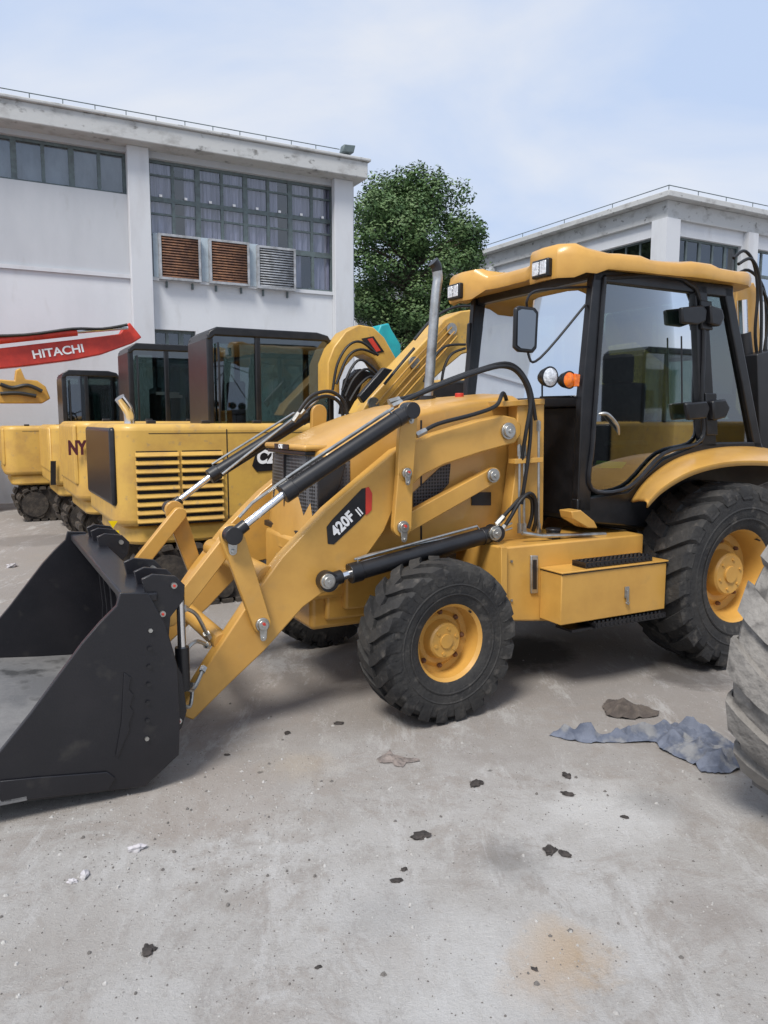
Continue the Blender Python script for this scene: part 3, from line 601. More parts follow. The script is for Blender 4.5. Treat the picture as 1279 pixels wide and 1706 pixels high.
    m=MB();s=cu0+.35;m.box(s,s+.12,c0+.22,c1-.2,zz-.1,zz+.55);m.box(s,s+.5,c0+.22,c1-.2,zz-.1,zz+.02);m.build('operator_seat',SEAT,cb,.03)
    m=MB();m.tube([(cu0+.1,c0-.03,zz+.1),(cu0+.1,c0-.05,zz+.3),(cu0+.1,c0-.05,cz-.3),(cu0+.1,c0-.03,cz-.15)],.012,6);m.build('grab_rail',CABB,cb)
    if boom:
        vb=v0+W*.42
        m=MB();m.ppx(boom,vb,vb+.28);m.build('boom',paint,r,.012)
    if words:
        for (tx,x,y,s,bo,sxx) in words:
            u,z=P(x,y,v0);text(tx,s,wmat,r,V,u,v0-.004,z,bold=bo,sx=sxx)
    if exh:
        e0=V.pt(exh[0],exh[1],v0+.7);m=MB();m.tube(smooth([(e0[0],e0[1],zt-.05),(e0[0],e0[1],zt+.05),(e0[0]-.02,e0[1]-.02,zt+.14),(e0[0]-.09,e0[1]-.05,zt+.24)],6),.05,14);m.build('exhaust_pipe',CHR,r)
    return r
zc=P(345,545,4.4)[1]
e1=excavator('nearest yellow excavator in the row, slatted side vents, right behind the loader arms',P(190,800,3.4)[0],3.4,1.8,2.75,.60,P(300,706,3.4)[1],1.0,P(346,600,4.4)[0],P(556,600,4.4)[0],zc,grille=(226,371,752,868),
   boom=[(546,660),(546,604),(556,578),(576,552),(598,541),(622,545),(640,562),(668,612),(700,660),(676,676),(646,632),(622,598),(606,590),(590,594),(576,610),(566,634),(566,660)],exh=(215,690))
vb=3.4+1.8*.42-.004
m=MB();m.ppx([(602,564),(622,560),(640,586),(622,590)],vb-.004,vb);m.build('boom_decal',BLK,e1)
m=MB();m.ppx([(612,565),(620,563),(634,584),(627,586)],vb-.007,vb-.005);m.build('boom_decal_mark',RED,e1)
for h in ([(554,650),(562,606),(580,576),(602,570),(630,592)],[(575,660),(590,630),(612,615),(640,640)],[(582,668),(600,640),(622,628),(650,660)],[(570,650),(586,612),(604,600),(634,626)],[(560,640),(578,596),(600,582),(626,590)]):
    m=MB();m.tube(smooth([V.pt(x,y,vb-.05) for x,y in h],5),.015,6);m.build('boom_hose',HOSE,e1)
m=MB();m.ppx([(572,690),(580,632),(600,614),(630,624),(650,650),(650,690)],vb+.05,vb+.2);m.build('boom_cylinder',BLK,e1,.01)
m=MB();m.ppx([(590,690),(606,640),(618,630),(626,640),(612,690)],vb-.03,vb+.03);m.build('bucket_link',YEL2,e1,.006)
m=MB();m.ppx([(420,776),(430,742),(476,736),(480,775),(452,784),(428,786)],3.391,3.397);m.build('decal',BLK,e1)
u,z=P(441,762,3.4);text('C2',.17,WHT,e1,V,u,3.387,z,bold=.007,shear=.15,sx=.85)
STK=mat('bright yellow sticker',(.85,.6,.0),None,1,.4)
for q in ([(180,868),(196,868),(188,880)],[(178,884),(198,884),(198,892),(178,892)]): m=MB();m.ppx(q,3.385,3.392);m.build('warning_sticker',STK,e1)
e2=excavator('second yellow excavator in the row, dark red letters NY on its side',P(128,800,5.9)[0],5.9,1.8,2.7,.6,P(140,702,5.9)[1],1.0,P(214,600,6.9)[0],P(214,600,6.9)[0]+1.25,P(214,572,6.9)[1],words=[('NY',128,747,.21,.012,.65)],wmat=DRED,rear=YEL2)
for (x,y,a) in ((262,655,.3),(280,660,.2)): m=MB();m.box(P(x,y,7.0)[0],P(x,y,7.0)[0]+a,7.05,7.1,P(x,y,7.0)[1]-.02,P(x,y,7.0)[1]+.02);m.build('console_label',WHT,e2)
e3=excavator('third yellow excavator in the row, between the one lettered NY and the leftmost one',P(84,780,8.4)[0],8.4,1.8,2.6,.6,P(95,708,8.4)[1],1.0,P(104,650,9.4)[0],P(170,650,9.4)[0]+.3,P(110,617,9.4)[1],rear=YEL2)
m=MB();m.ppx([(84,768),(93,768),(93,808),(84,808)],8.39,8.397);m.build('decal',BLK,e3)
e4=excavator('leftmost yellow excavator in the row, its rounded rear end near the left edge',P(6,770,10.6)[0],10.6,1.8,2.6,.62,P(40,710,10.6)[1],1.0,P(110,650,11.4)[0],P(110,650,11.4)[0]+1.1,P(110,640,11.4)[1],rear=YEL2)
e5=excavator('yellow excavator parked behind the loader cab with its ribbed arm pointing down left',P(820,700,3.6)[0],3.6,1.9,2.9,.62,P(1000,630,3.6)[1],1.0,P(1080,600,4.6)[0],P(1230,600,4.6)[0],P(1100,510,4.6)[1],glassy=False)
m=MB();m.ppx([(600,690),(612,668),(655,622),(700,575),(740,532),(768,518),(800,514),(860,530),(960,590),(1060,570),(1150,640),(1150,690),(900,690),(850,610),(800,582),(770,590),(740,615),(704,650),(672,690)],3.2,3.5);bo=m.build('arm',YEL2,e5,.015)
for k in range(4):
    o=k*9;m=MB();m.tube([V.pt(626+o,674+o*.3,3.17),V.pt(692+o*.8,598+o*.6,3.17),V.pt(748+o*.5,538+o*.8,3.17)],.009,6);m.build('arm_pipe',ORG if k%2 else YEL,bo)
for h in ([(706,636),(720,600),(742,577),(775,574)],[(735,640),(740,612),(752,590),(775,580)],[(690,566),(720,532),(756,512),(790,510)],[(640,640),(668,606),(690,580)]):
    m=MB();m.tube(smooth([V.pt(x,y,3.1) for x,y in h],5),.014,6);m.build('arm_hose',HOSE,bo)
for (x,y) in ((622,672),(690,604),(752,548)):
    u,z=P(x,y,3.18);m=MB();m.cyl((u,3.2,z),(u,3.17,z),.06,n=16);m.build('arm_pin',STL,bo)
m=MB();m.ppx([(598,660),(640,612),(655,616),(606,672)],3.05,3.12);m.build('arm_cylinder',BLK,e5,.01)
text('CAT',.26,BLK,e5,V,P(826,562,3.19)[0],3.19,P(826,566,3.19)[1],bold=.012,ang=-.25)
def boommachine(label,v,base_px,boom_px,mt,body,cyl=None,wd=1.2,hm=None):
    u,z=P(base_px[0],base_px[1],v);r=thing('excavator',label,'excavator',V.w(u,v,0),28,'far excavators showing raised booms')
    m=MB();m.ppx(boom_px,v-.15,v+.15);b=m.build('boom',mt,r,.02)
    u0,u1=body;m=MB();m.plan(roundrect(u0,u1,v-.3,v+wd-.3,.25,.1),.7,1.72);m.build('engine_housing',hm or mt,r,.05)
    track(r,u0,u1,v-.3,v+.0,.6,TRK);track(r,u0,u1,v+wd-.6,v+wd-.3,.6,TRK)
    if cyl:
        a=V.pt(*cyl[0],v-.22);c=V.pt(*cyl[1],v-.22);e=V.pt(*cyl[2],v-.22);m=MB();m.tube([a,c],.075,14);o=m.build('boom_cylinder',cyl[3],r);m=MB();m.tube([c,e],.035,12);m.build('piston_rod',CHR,o)
    return r
rb=boommachine('red excavator whose white lettered boom reaches in from the left edge',12.9,(-200,800),[(-420,570),(-200,582),(0,580),(60,573),(130,565),(170,560),(200,556),(206,545),(216,537),(236,562),(222,571),(170,590),(120,600),(40,610),(0,614),(-200,640),(-380,760),(-460,740)],RED,(P(-420,700,12.9)[0]-1.5,P(-420,700,12.9)[0]+1.2),((-60,573),(128,553),(213,546),RED))
an=math.atan2(P(138,579,12.9)[1]-P(56,590,12.9)[1],P(138,579,12.9)[0]-P(56,590,12.9)[0])
text('HITACHI',.215,WHT,rb,V,P(97,585,12.74)[0],12.74,P(97,586,12.74)[1],ang=an,bold=.005,sx=1.12)
m=MB();m.tube(smooth([V.pt(x,y,12.6) for x,y in [(-60,560),(40,558),(120,548),(170,548),(212,541)]],4),.03,6);m.build('boom_hose',HOSE,rb)
yb=boommachine('far yellow excavator boom low behind the leftmost one, under the red boom',12.6,(-100,700),[(-120,700),(-60,640),(0,632),(24,634),(26,616),(34,613),(42,632),(62,634),(76,644),(84,664),(70,672),(0,672)],ORG,(P(-90,700,12.6)[0]-1.6,P(-90,700,12.6)[0]+.6),wd=1.0)
for h in ([(0,640),(20,646),(46,642),(70,652)],[(0,656),(30,655),(60,660)]):
    m=MB();m.tube(smooth([V.pt(x,y,12.4) for x,y in h],4),.04,6);m.build('boom_hose',HOSE,yb)
tb=boommachine('teal excavator arm standing upright between two yellow booms',5.9,(690,700),[(630,625),(628,556),(634,541),(648,538),(652,548),(668,574),(668,600),(700,700),(660,760),(640,700)],TEAL,(P(680,700,5.9)[0]-.1,P(680,700,5.9)[0]+2.2))
ry=boommachine('yellow excavator at the right edge behind the loader cab and rear boom',6.2,(1300,700),[(1040,600),(1055,560),(1110,538),(1215,550),(1262,600),(1290,700),(1250,720),(1200,640),(1120,600),(1070,650)],YEL2,(P(1150,700,6.2)[0],P(1150,700,6.2)[0]+2.6),hm=CABB)
excavator('yellow excavator beyond the right edge, mirrored in the loader door glass',5.4,-5.4,cu0=5.9,cu1=7.1,cz=2.7,group='excavators parked to the right of the yard')
excavator('second yellow excavator further beyond the right edge, mirrored in the cab glass',8.9,-3.6,cu0=9.4,cu1=10.6,cz=2.9,group='excavators parked to the right of the yard')
# ===================================================== BUILDINGS
WALL=mat('white plaster',(.60,.62,.65),(.55,.57,.60),.9,.85,0,.08,12,thr=(.45,.65),stretch=(1,1,.35),c3=(.49,.50,.51),s3=2.5,t3=(.60,.78))
WALLG=mat('grey stained plaster',(.47,.49,.52),(.42,.44,.47),1.1,.88,0,.08,12,thr=(.4,.65),stretch=(1,1,.3),c3=(.37,.38,.39),s3=3,t3=(.60,.78))
CONC=mat('stained concrete eave',(.47,.48,.48),(.32,.32,.315),2.2,.9,0,.2,15,thr=(.52,.70),stretch=(1,1,1.5),c3=(.18,.18,.175),s3=5,t3=(.62,.72))
PILL=mat('pale column plaster',(.56,.58,.61),(.49,.50,.52),1.5,.85,0,.08,15,thr=(.5,.7),stretch=(1,1,.3))
FRM=mat('dark window frame',(.11,.145,.15),(.08,.10,.105),8,.5)
DARK=mat('dark interior',(.03,.03,.035),None,1,.9)
CURT=mat('mauve curtain',(.38,.36,.47),(.16,.15,.21),3,.9,stretch=(5,5,.3),thr=(.35,.65))
RSL=mat('rusty louvre slats',(.30,.15,.085),(.16,.085,.06),9,.8,.0,.2,30,thr=(.4,.6))
GSL=mat('grey louvre slats',(.40,.42,.45),(.26,.27,.28),7,.6,.2,.1,30)
YB=19.5;d=ray(590,295);FB=Fr(d.x/d.y*YB,YB,28.1);Q=FB.px
def wallgrid(m,u0,u1,z0,z1,v0,v1,ops):
    us=sorted(set([u0,u1]+[o[0] for o in ops]+[o[1] for o in ops]));zs=sorted(set([z0,z1]+[o[2] for o in ops]+[o[3] for o in ops]))
    us=[u for u in us if u0<=u<=u1];zs=[z for z in zs if z0<=z<=z1]
    for i in range(len(us)-1):
        j=0
        while j<len(zs)-1:
            cx_=(us[i]+us[i+1])/2
            inside=lambda jj:any(o[0]<cx_<o[1] and o[2]<(zs[jj]+zs[jj+1])/2<o[3] for o in ops)
            if inside(j): j+=1;continue
            k=j
            while k<len(zs)-1 and not inside(k): k+=1
            m.box(us[i],us[i+1],v0,v1,zs[j],zs[k]);j=k
def window(fr,root,u0,u1,z0,z1,nc,nr,v=.12,curtain=True,mt=FRM,mid=0):
    m=MB(fr);t=.06
    m.box(u0,u1,v,v+.07,z0,z0+t);m.box(u0,u1,v,v+.07,z1-t,z1);m.box(u0,u0+t,v,v+.07,z0+t,z1-t);m.box(u1-t,u1,v,v+.07,z0+t,z1-t)
    for i in range(1,nc):
        u=u0+(u1-u0)*i/nc;tt=t*(.9 if i%2==0 else .55);m.box(u-tt,u+tt,v+.004,v+.066,z0+t,z1-t)
    for j in range(1,nr): z=z0+(z1-z0)*j/nr;m.box(u0+t,u1-t,v+.008,v+.06,z-t*.8,z+t*.8)
    if mid:
        for j in range(nr): z=z0+(z1-z0)*(j+mid)/nr;m.box(u0+t,u1-t,v+.012,v+.055,z-t*.35,z+t*.35)
    w=m.build('window',mt,root)
    m=MB(fr);m.add([(u0,v+.035,z0),(u1,v+.035,z0),(u1,v+.035,z1),(u0,v+.035,z1)],[(0,1,2,3)]);m.build('pane',GLW,w)
    if curtain:
        n=nc*14;pts=[];m=MB(fr)
        for i in range(n+1):
            u=u0+(u1-u0)*i/n;o=.23+.03*math.sin(i*1.9)+.02*math.sin(i*.7)
            pts+= [(u,o,z0),(u,o,z1)]
        random.seed(int(abs(u0)*10));gap={random.randrange(nc*2) for _ in range(max(1,nc//3))}
        fs=[(2*i,2*i+2,2*i+3,2*i+1) for i in range(n) if (i//7) not in gap]
        m.add(pts,fs);m.build('curtain',CURT,w)
    return w
fb=thing('factory_building','long white two storey factory with rusty slatted vent boxes under its big window','building',FB.w(-7,0,0),28.1)
zr=Q(597,262,-.5)[1];ze=Q(597,295,-.5)[1]
zA=(Q(247,390,0)[1]+Q(557,427,0)[1])/2;zT=(Q(247,262,0)[1]+Q(557,310,0)[1])/2
opA=(Q(247,300,0)[0],Q(557,300,0)[0],zA,zT)
opB=(Q(490,450,0)[0],opA[1],Q(557,487,0)[1],zA+.001)
zl1=(Q(0,222,0)[1]+Q(210,252,0)[1])/2;zl0=(Q(0,297,0)[1]+Q(210,323,0)[1])/2
opC=(Q(-190,260,0)[0],Q(210,260,0)[0],zl0,zl1)
opD=(Q(257,560,0)[0],Q(326,560,0)[0],1.6,Q(257,548,0)[1])
zled=(Q(0,440,0)[1]+Q(560,494,0)[1])/2
UL=-15
m=MB(FB);wallgrid(m,UL,-.02,zled,ze,0,.3,[opA,opB,opC]);m.build('upper_wall',WALLG,fb,flat=True)
m=MB(FB);wallgrid(m,UL,-.02,0,zled-.002,0,.3,[opD]);m.build('lower_wall',WALL,fb,flat=True)
m=MB(FB);m.box(UL,-.05,.9,9,0,ze-.05);m.build('inner_core',DARK,fb,flat=True)
m=MB(FB);m.box(-.30,-.02,.3,9.2,0,ze);m.build('end_wall',WALL,fb,flat=True)
m=MB(FB);m.box(UL,.12,-.5,9.4,ze,zr-.07);m.box(UL,.18,-.56,9.4,zr-.07,zr);m.build('roof_slab',CONC,fb,.02)
m=MB(FB);m.box(UL,-.02,-.05,.0-.002,zled-.03,zled+.05);m.build('ledge',PILL,fb)
def col(x0,x1,nm='column'):
    a=Q(x0,300,-.18)[0];b=Q(x1,300,-.18)[0];m=MB(FB);m.box(a,b,-.18,-.003,0,ze-.003);m.build(nm,PILL,fb,.01)
col(213,249);col(557,588)
window(FB,fb,*opA,8,2,mid=.62);window(FB,fb,*opB,2,1);window(FB,fb,*opC,8,1,curtain=False);window(FB,fb,*opD,3,1,curtain=False)
m=MB(FB);m.box(opC[0],opC[1],.25,.3-.003,zl0,zl1);m.build('pane_reflection',mat('grey blind',(.22,.25,.28),(.12,.14,.16),2,.8,thr=(.4,.6),stretch=(1,1,.4)),fb)  # grey board behind the left panes, its colour stands for their reflections
for i in range(1,9):
    u=opA[0]+(opA[1]-opA[0])*(i-.5)/8
    m=MB(FB);m.box(u-.03,u+.03,.10,.118,(zA+zT)/2+.05,(zA+zT)/2+.1);m.build('window_latch',WHT,fb)
for (x0,x1,y0,y1,mt) in ((268,332,392,466,RSL),(352,413,401,473,RSL),(432,490,412,481,GSL)):
    v=-.18;a=Q(x0,y0,v);b=Q(x1,y1,v);m=MB(FB);m.box(a[0],b[0],v+.06,-.003,b[1],a[1]);vb_=m.build('vent_box',MESH,fb)
    m=MB(FB);t=.05;m.box(a[0]-t,a[0],v,-.004,b[1]-t,a[1]+t);m.box(b[0],b[0]+t,v,-.004,b[1]-t,a[1]+t);m.box(a[0],b[0],v,-.004,a[1],a[1]+t);m.box(a[0],b[0],v,-.004,b[1]-t,b[1]);m.build('vent_frame',GSL,vb_)
    m=MB(FB);ns=15
    for k in range(ns):
        z=b[1]+(k+.5)*(a[1]-b[1])/ns;hh=(a[1]-b[1])/ns
        m.add([(a[0],v+.05,z+hh*.5),(b[0],v+.05,z+hh*.5),(b[0],v+.01,z-hh*.42),(a[0],v+.01,z-hh*.42)],[(0,1,2,3)])
    m.build('slats',mt,vb_,solid=.008)
    for u in (a[0]+.1,b[0]-.14): m=MB(FB);m.prism([(u,b[1]-.06),(u+.04,b[1]-.06),(u+.04,b[1]-.20),(u,b[1]-.20)],-.05,-.01);m.build('bracket',FRM,vb_)
for (x0,x1,y0,y1) in ((334,350,396,470),(415,430,406,478),(254,266,388,462)):
    a=Q(x0,y0,-.04);b=Q(x1,y1,-.04);m=MB(FB);m.box(a[0],b[0],-.06,-.003,b[1],a[1]);m.build('infill_panel',mat('blue grey panel',(.42,.50,.56),(.34,.40,.46),3,.7),fb)
m=MB(FB);m.tube([(UL,-.45,zr+.12),(-.6,-.45,zr+.12)],.010,6)
for k in range(24): u=UL+.6*k;m.tube([(u,-.45,zr),(u,-.45,zr+.12)],.010,5)
m.build('roof_rail',FRM,fb)
fl_=thing('floodlight','small dark floodlight on the roof corner of the left factory','floodlight',FB.w(-.35,-.4,zr+.002),28.1)
m=MB(FB);m.prism([(-.55,zr+.06),(-.25,zr+.08),(-.2,zr+.26),(-.5,zr+.24)],-.5,-.3);m.build('lamp_head',FRM,fl_,.02);m=MB(FB);m.box(-.4,-.34,-.4,-.34,zr+.002,zr+.07);m.build('bracket',FRM,fl_)
# right building
d=ray(1112,325);t=(8.0-H)/d.z;pc=CAM+d*t;FR=Fr(pc.x,pc.y,29.0);S=FR.px
rbd=thing('factory_building','pale factory with flat parapet roof seen above the loader cab at right','building',FR.w(4,4,0),29)
zR=8.0
m=MB(FR);ops=[(.45,3.3,5.4,6.95),(3.9,6.7,5.4,6.95),(7.3,10,5.4,6.95)];ops+=[(a,b,2.2,3.9) for a,b,_,_ in ops];wallgrid(m,0,14,0,7.35,0,.3,ops);m.build('front_wall',WALL,rbd,flat=True)
FRl=Fr(pc.x,pc.y,29.0+90)
m=MB(FRl);ops2=[(.5+3.9*k,3.9+3.9*k,5.9,6.95) for k in range(6)];wallgrid(m,.302,26,0,7.35,-.3,0,ops2);m.build('side_wall',WALL,rbd,flat=True)
m=MB(FR);m.box(.9,14,.9,25,0,7.3);m.build('inner_core',DARK,rbd,flat=True)
m=MB(FR);m.box(-.12,14,-.12,26,7.35,7.84);m.box(-.4,14,-.4,26,7.842,zR);m.build('roof_slab',CONC,rbd,.015)
m=MB(FR);m.box(-.2,.35,-.2,.0-.003,0,7.34);m.box(-.2,-.003,0,.35,0,7.34);m.build('column',PILL,rbd)
for u in (3.35,6.8):m=MB(FR);m.box(u,u+.45,-.2,-.003,0,7.34);m.build('column',PILL,rbd)
for k in range(5):m=MB(FR);m.box(-.2,-.003,4.0+3.9*k,4.35+3.9*k,0,7.34);m.build('column',PILL,rbd)
for o in ops: window(FR,rbd,*o,5,1 if o[2]<4 else 2,curtain=False)
for o in ops2:
    m=MB(FRl);t=.05;m.box(o[0],o[1],-.2,-.14,o[2],o[2]+t);m.box(o[0],o[1],-.2,-.14,o[3]-t,o[3])
    for k in range(7): u=o[0]+(o[1]-o[0]-t)*k/6;m.box(u,u+t,-.19,-.15,o[2]+t,o[3]-t)
    w_=m.build('window',FRM,rbd);m=MB(FRl);m.add([(o[0],-.17,o[2]),(o[1],-.17,o[2]),(o[1],-.17,o[3]),(o[0],-.17,o[3])],[(0,1,2,3)]);m.build('pane',GLW,w_)
m=MB(FR);m.tube([(-.3,-.3,zR+.15),(14,-.3,zR+.15)],.014,5);m.tube([(-.3,-.3,zR+.15),(-.3,26,zR+.15)],.014,5)
for k in range(12): m.tube([(-.3+k*1.2,-.3,zR),(-.3+k*1.2,-.3,zR+.15)],.012,4);m.tube([(-.3,-.3+k*2.1,zR),(-.3,-.3+k*2.1,zR+.15)],.012,4)
m.build('roof_rail',FRM,rbd)
ds=thing('warehouse','low pale warehouse far off below the tree crown','building',(6,44,0),20)
FD=Fr(6,44,20);m=MB(FD);m.box(-22,14,0,10,0,6.2);m.build('wall',WALL,ds,flat=True);m=MB(FD);m.box(-22.4,14.4,-.4,10.4,6.2,6.6);m.build('roof',CONC,ds)
for k in range(14): m=MB(FD);m.box(-21+k*2.5,-19.4+k*2.5,-.03,-.005,3.4,5.0);m.build('window',FRM,ds)
# ===================================================== TREE
LF=[mat('leaf shaded',(.038,.078,.030),(.055,.10,.038),2,.6,spec=.3),mat('leaf half lit',(.070,.132,.048),(.092,.158,.054),2,.55,spec=.3),mat('leaf sunlit',(.11,.175,.07),(.135,.20,.08),2,.55,spec=.3)]  # one foliage green in shaded, middle and sunlit versions
BARK=mat('bark',(.09,.07,.05),(.05,.04,.03),10,.9,0,.4,20)
tr=thing('tree','tall bushy green tree rising behind the right end of the white factory','tree',(.9,25,0),0)
m=MB(None);tp=[Vector((.9,25,0)),Vector((.95,25,2.0)),Vector((.8,25,4.5)),Vector((.9,25,7.5)),Vector((1.0,25,9.0))];m.tube(smooth(tp,4),[.24-.012*i for i in range(17)],10)
random.seed(5);cl=[]
for k in range(150):
    th=random.uniform(0,2*PI);ph=random.uniform(-1,1);r=random.uniform(.45,1)**.6
    x=math.cos(th)*math.sqrt(1-ph*ph)*r;y=math.sin(th)*math.sqrt(1-ph*ph)*r;z=ph*r
    rx=2.2 if z<.2 else 2.2*(1-.16*(z-.2))
    cl.append((Vector((.9+x*rx+(.15 if z<0 else 0),25+y*2.1,6.6+z*3.0)),random.uniform(.36,.66)))
for c,r in cl[::3]:
    st=tp[2].lerp(tp[4],max(0,min(1,(c.z-5)/5)));m.tube([st,(st+c)/2+Vector((0,0,.1)),c],[.07,.045,.015],5)
m.build('trunk',BARK,tr)
m=MB(None)
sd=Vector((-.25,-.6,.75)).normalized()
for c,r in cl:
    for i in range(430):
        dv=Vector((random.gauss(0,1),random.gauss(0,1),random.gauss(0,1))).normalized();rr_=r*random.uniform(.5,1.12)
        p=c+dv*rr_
        l=dv.dot(sd)+random.uniform(-.25,.25);m.mi=0 if l<-.15 else (1 if l<.65 else 2)  # leaves turned to the sun get lighter colour: light and shade painted in
        a=Vector((random.uniform(-1,1),random.uniform(-1,1),random.uniform(-.6,.4))).normalized();b=a.cross(dv+Vector((.3,.1,.2)));
        if b.length<.1: continue
        b.normalize();s=random.uniform(.04,.075)
        m.add([p-a*s,p+b*s*.5,p+a*s,p-b*s*.5],[(0,1,2,3)],True)
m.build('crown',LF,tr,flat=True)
# ===================================================== GROUND
def groundmat():
    m=bpy.data.materials.new('yard concrete');m.use_nodes=True;N=m.node_tree.nodes;L=m.node_tree.links;b=N['Principled BSDF'];b.inputs['Roughness'].default_value=.88;b.inputs['Specular IOR Level'].default_value=.2
    g=N.new('ShaderNodeNewGeometry')
    def nz(sc,det=8,ro=.6,dist=0,st=None,rot=0):
        n=N.new('ShaderNodeTexNoise');n.inputs['Scale'].default_value=sc;n.inputs['Detail'].default_value=det;n.inputs['Roughness'].default_value=ro;n.inputs['Distortion'].default_value=dist
        if st:
            mp=N.new('ShaderNodeMapping');mp.inputs['Scale'].default_value=st;mp.inputs['Rotation'].default_value=(0,0,rot);L.new(g.outputs['Position'],mp.inputs[0]);L.new(mp.outputs[0],n.inputs['Vector'])
        else: L.new(g.outputs['Position'],n.inputs['Vector'])
        return n.outputs['Fac']
    def mr(x,a,b_,c=0,d_=1):
        r=N.new('ShaderNodeMapRange');r.inputs['From Min'].default_value=a;r.inputs['From Max'].default_value=b_;r.inputs['To Min'].default_value=c;r.inputs['To Max'].default_value=d_;L.new(x,r.inputs['Value']);return r.outputs[0]
    def mix(f,a,c):
        x=N.new('ShaderNodeMix');x.data_type='RGBA';L.new(f,x.inputs[0])
        for k,q in ((6,a),(7,c)):
            if isinstance(q,tuple):x.inputs[k].default_value=(*q,1)
            else:L.new(q,x.inputs[k])
        return x.outputs[2]
    def spot(cx,cy,r,soft):
        v=N.new('ShaderNodeVectorMath');v.operation='DISTANCE';L.new(g.outputs['Position'],v.inputs[0]);v.inputs[1].default_value=(cx,cy,0)
        a=N.new('ShaderNodeMath');a.operation='MULTIPLY_ADD';L.new(nz(6,10,.75),a.inputs[0]);a.inputs[1].default_value=soft;L.new(v.outputs['Value'],a.inputs[2])
        return mr(a.outputs[0],r+soft*.5,r+soft*.5+.16,1,0)
    c=mix(mr(nz(1.1,12,.7),.42,.60),(.60,.59,.575),(.51,.49,.465))
    sx=N.new('ShaderNodeSeparateXYZ');L.new(g.outputs['Position'],sx.inputs[0])
    a=N.new('ShaderNodeMath');a.operation='MULTIPLY_ADD';L.new(nz(1.5,12,.75),a.inputs[0]);a.inputs[1].default_value=2.8;L.new(sx.outputs['Y'],a.inputs[2])
    c=mix(mr(a.outputs[0],4.4,5.8,0,.85),c,(.36,.33,.305))
    c=mix(mr(nz(2.0,14,.78,.6),.50,.58,0,.65),c,(.41,.37,.335))
    c=mix(mr(nz(.8,14,.8,.8),.52,.62,0,.5),c,(.36,.325,.295))
    c=mix(mr(nz(3.2,14,.82,.3,(1,.30,1),.5),.53,.60,0,.55),c,(.68,.675,.665))
    c=mix(mr(nz(10,14,.85,.2,(1,.4,1),-.4),.52,.59,0,.55),c,(.40,.375,.35))
    c=mix(mr(nz(20,12,.85),.57,.63,0,.4),c,(.72,.715,.705))
    c=mix(mr(nz(45,10,.88),.55,.63,0,.75),c,(.27,.25,.23))
    c=mix(mr(nz(85,8,.88),.59,.66,0,.5),c,(.78,.78,.77))
    for (px_,py_,r,col_,st) in ((930,1590,.05,(.56,.38,.20),.6),(905,1630,.02,(.48,.30,.14),.5),(1180,1520,.05,(.36,.32,.29),.5),(500,1275,.06,(.58,.48,.36),.35),(1020,1350,.16,(.74,.74,.73),.6),(850,1430,.03,(.22,.21,.20),.6),(650,1520,.06,(.42,.415,.41),.4),(330,1330,.30,(.43,.38,.34),.5),(780,1610,.2,(.72,.72,.71),.4),(120,1560,.12,(.45,.42,.39),.5),(870,1085,.3,(.09,.085,.08),.8),(1150,1125,.18,(.12,.11,.105),.7),(1090,1335,.02,(.28,.27,.26),.6),(620,1100,.1,(.24,.215,.20),.5),(420,1130,.12,(.24,.215,.20),.4),(60,900,.5,(.22,.20,.185),.5)):  # colour spots; the darkest, by the loader's wheels, paint the shade under it
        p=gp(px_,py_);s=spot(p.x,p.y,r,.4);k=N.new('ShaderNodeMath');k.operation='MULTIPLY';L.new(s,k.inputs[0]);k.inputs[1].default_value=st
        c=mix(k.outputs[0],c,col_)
    v=N.new('ShaderNodeTexVoronoi');v.inputs['Scale'].default_value=2.6;L.new(g.outputs['Position'],v.inputs['Vector'])
    a=N.new('ShaderNodeMath');a.operation='MULTIPLY_ADD';L.new(nz(22,5),a.inputs[0]);a.inputs[1].default_value=.16;L.new(v.outputs['Distance'],a.inputs[2])
    c=mix(mr(a.outputs[0],.085,.115,.8,0),c,(.14,.13,.12))
    vm=N.new('ShaderNodeVectorMath');vm.operation='MULTIPLY';L.new(c,vm.inputs[0]);vm.inputs[1].default_value=(.76,.755,.75)
    L.new(vm.outputs[0],b.inputs['Base Color'])
    bp=N.new('ShaderNodeBump');bp.inputs['Strength'].default_value=.7;bp.inputs['Distance'].default_value=.014
    ad=N.new('ShaderNodeMath');ad.operation='ADD';L.new(nz(12,14,.8),ad.inputs[0]);L.new(nz(80,6,.8),ad.inputs[1]);L.new(ad.outputs[0],bp.inputs['Height']);L.new(bp.outputs[0],b.inputs['Normal'])
    return m
m=MB(None);m.add([(-250,-60,0),(250,-60,0),(250,500,0),(-250,500,0)],[(0,1,2,3)]);g=m.build('ground',groundmat(),None,flat=True);g['kind']='structure'
PEB=mat('grey pebble',(.44,.43,.41),(.26,.25,.24),12,.9);CLOD=mat('dark oily clod',(.03,.026,.024),(.06,.05,.045),20,.8,0,.5,60)
def lump(cx,cy,s,h,sd,mb):
    bm=bmesh.new();bmesh.ops.create_icosphere(bm,subdivisions=3,radius=1)
    pts=[]
    for v in bm.verts:
        k=1+.55*noise.noise(v.co*1.7+Vector((sd,sd*2,0)))+.25*noise.noise(v.co*4+Vector((sd,0,sd)))
        x,y,z=v.co*k;pts.append((cx+s*(x*math.cos(sd)-y*math.sin(sd)*.6),cy+s*(x*math.sin(sd)+y*math.cos(sd)*.6),max(0.0005,h*(z*.6+.35))))
    mb.add(pts,[tuple(v.index for v in f.verts) for f in bm.faces],True);bm.free()
random.seed(3)
m=MB(None)
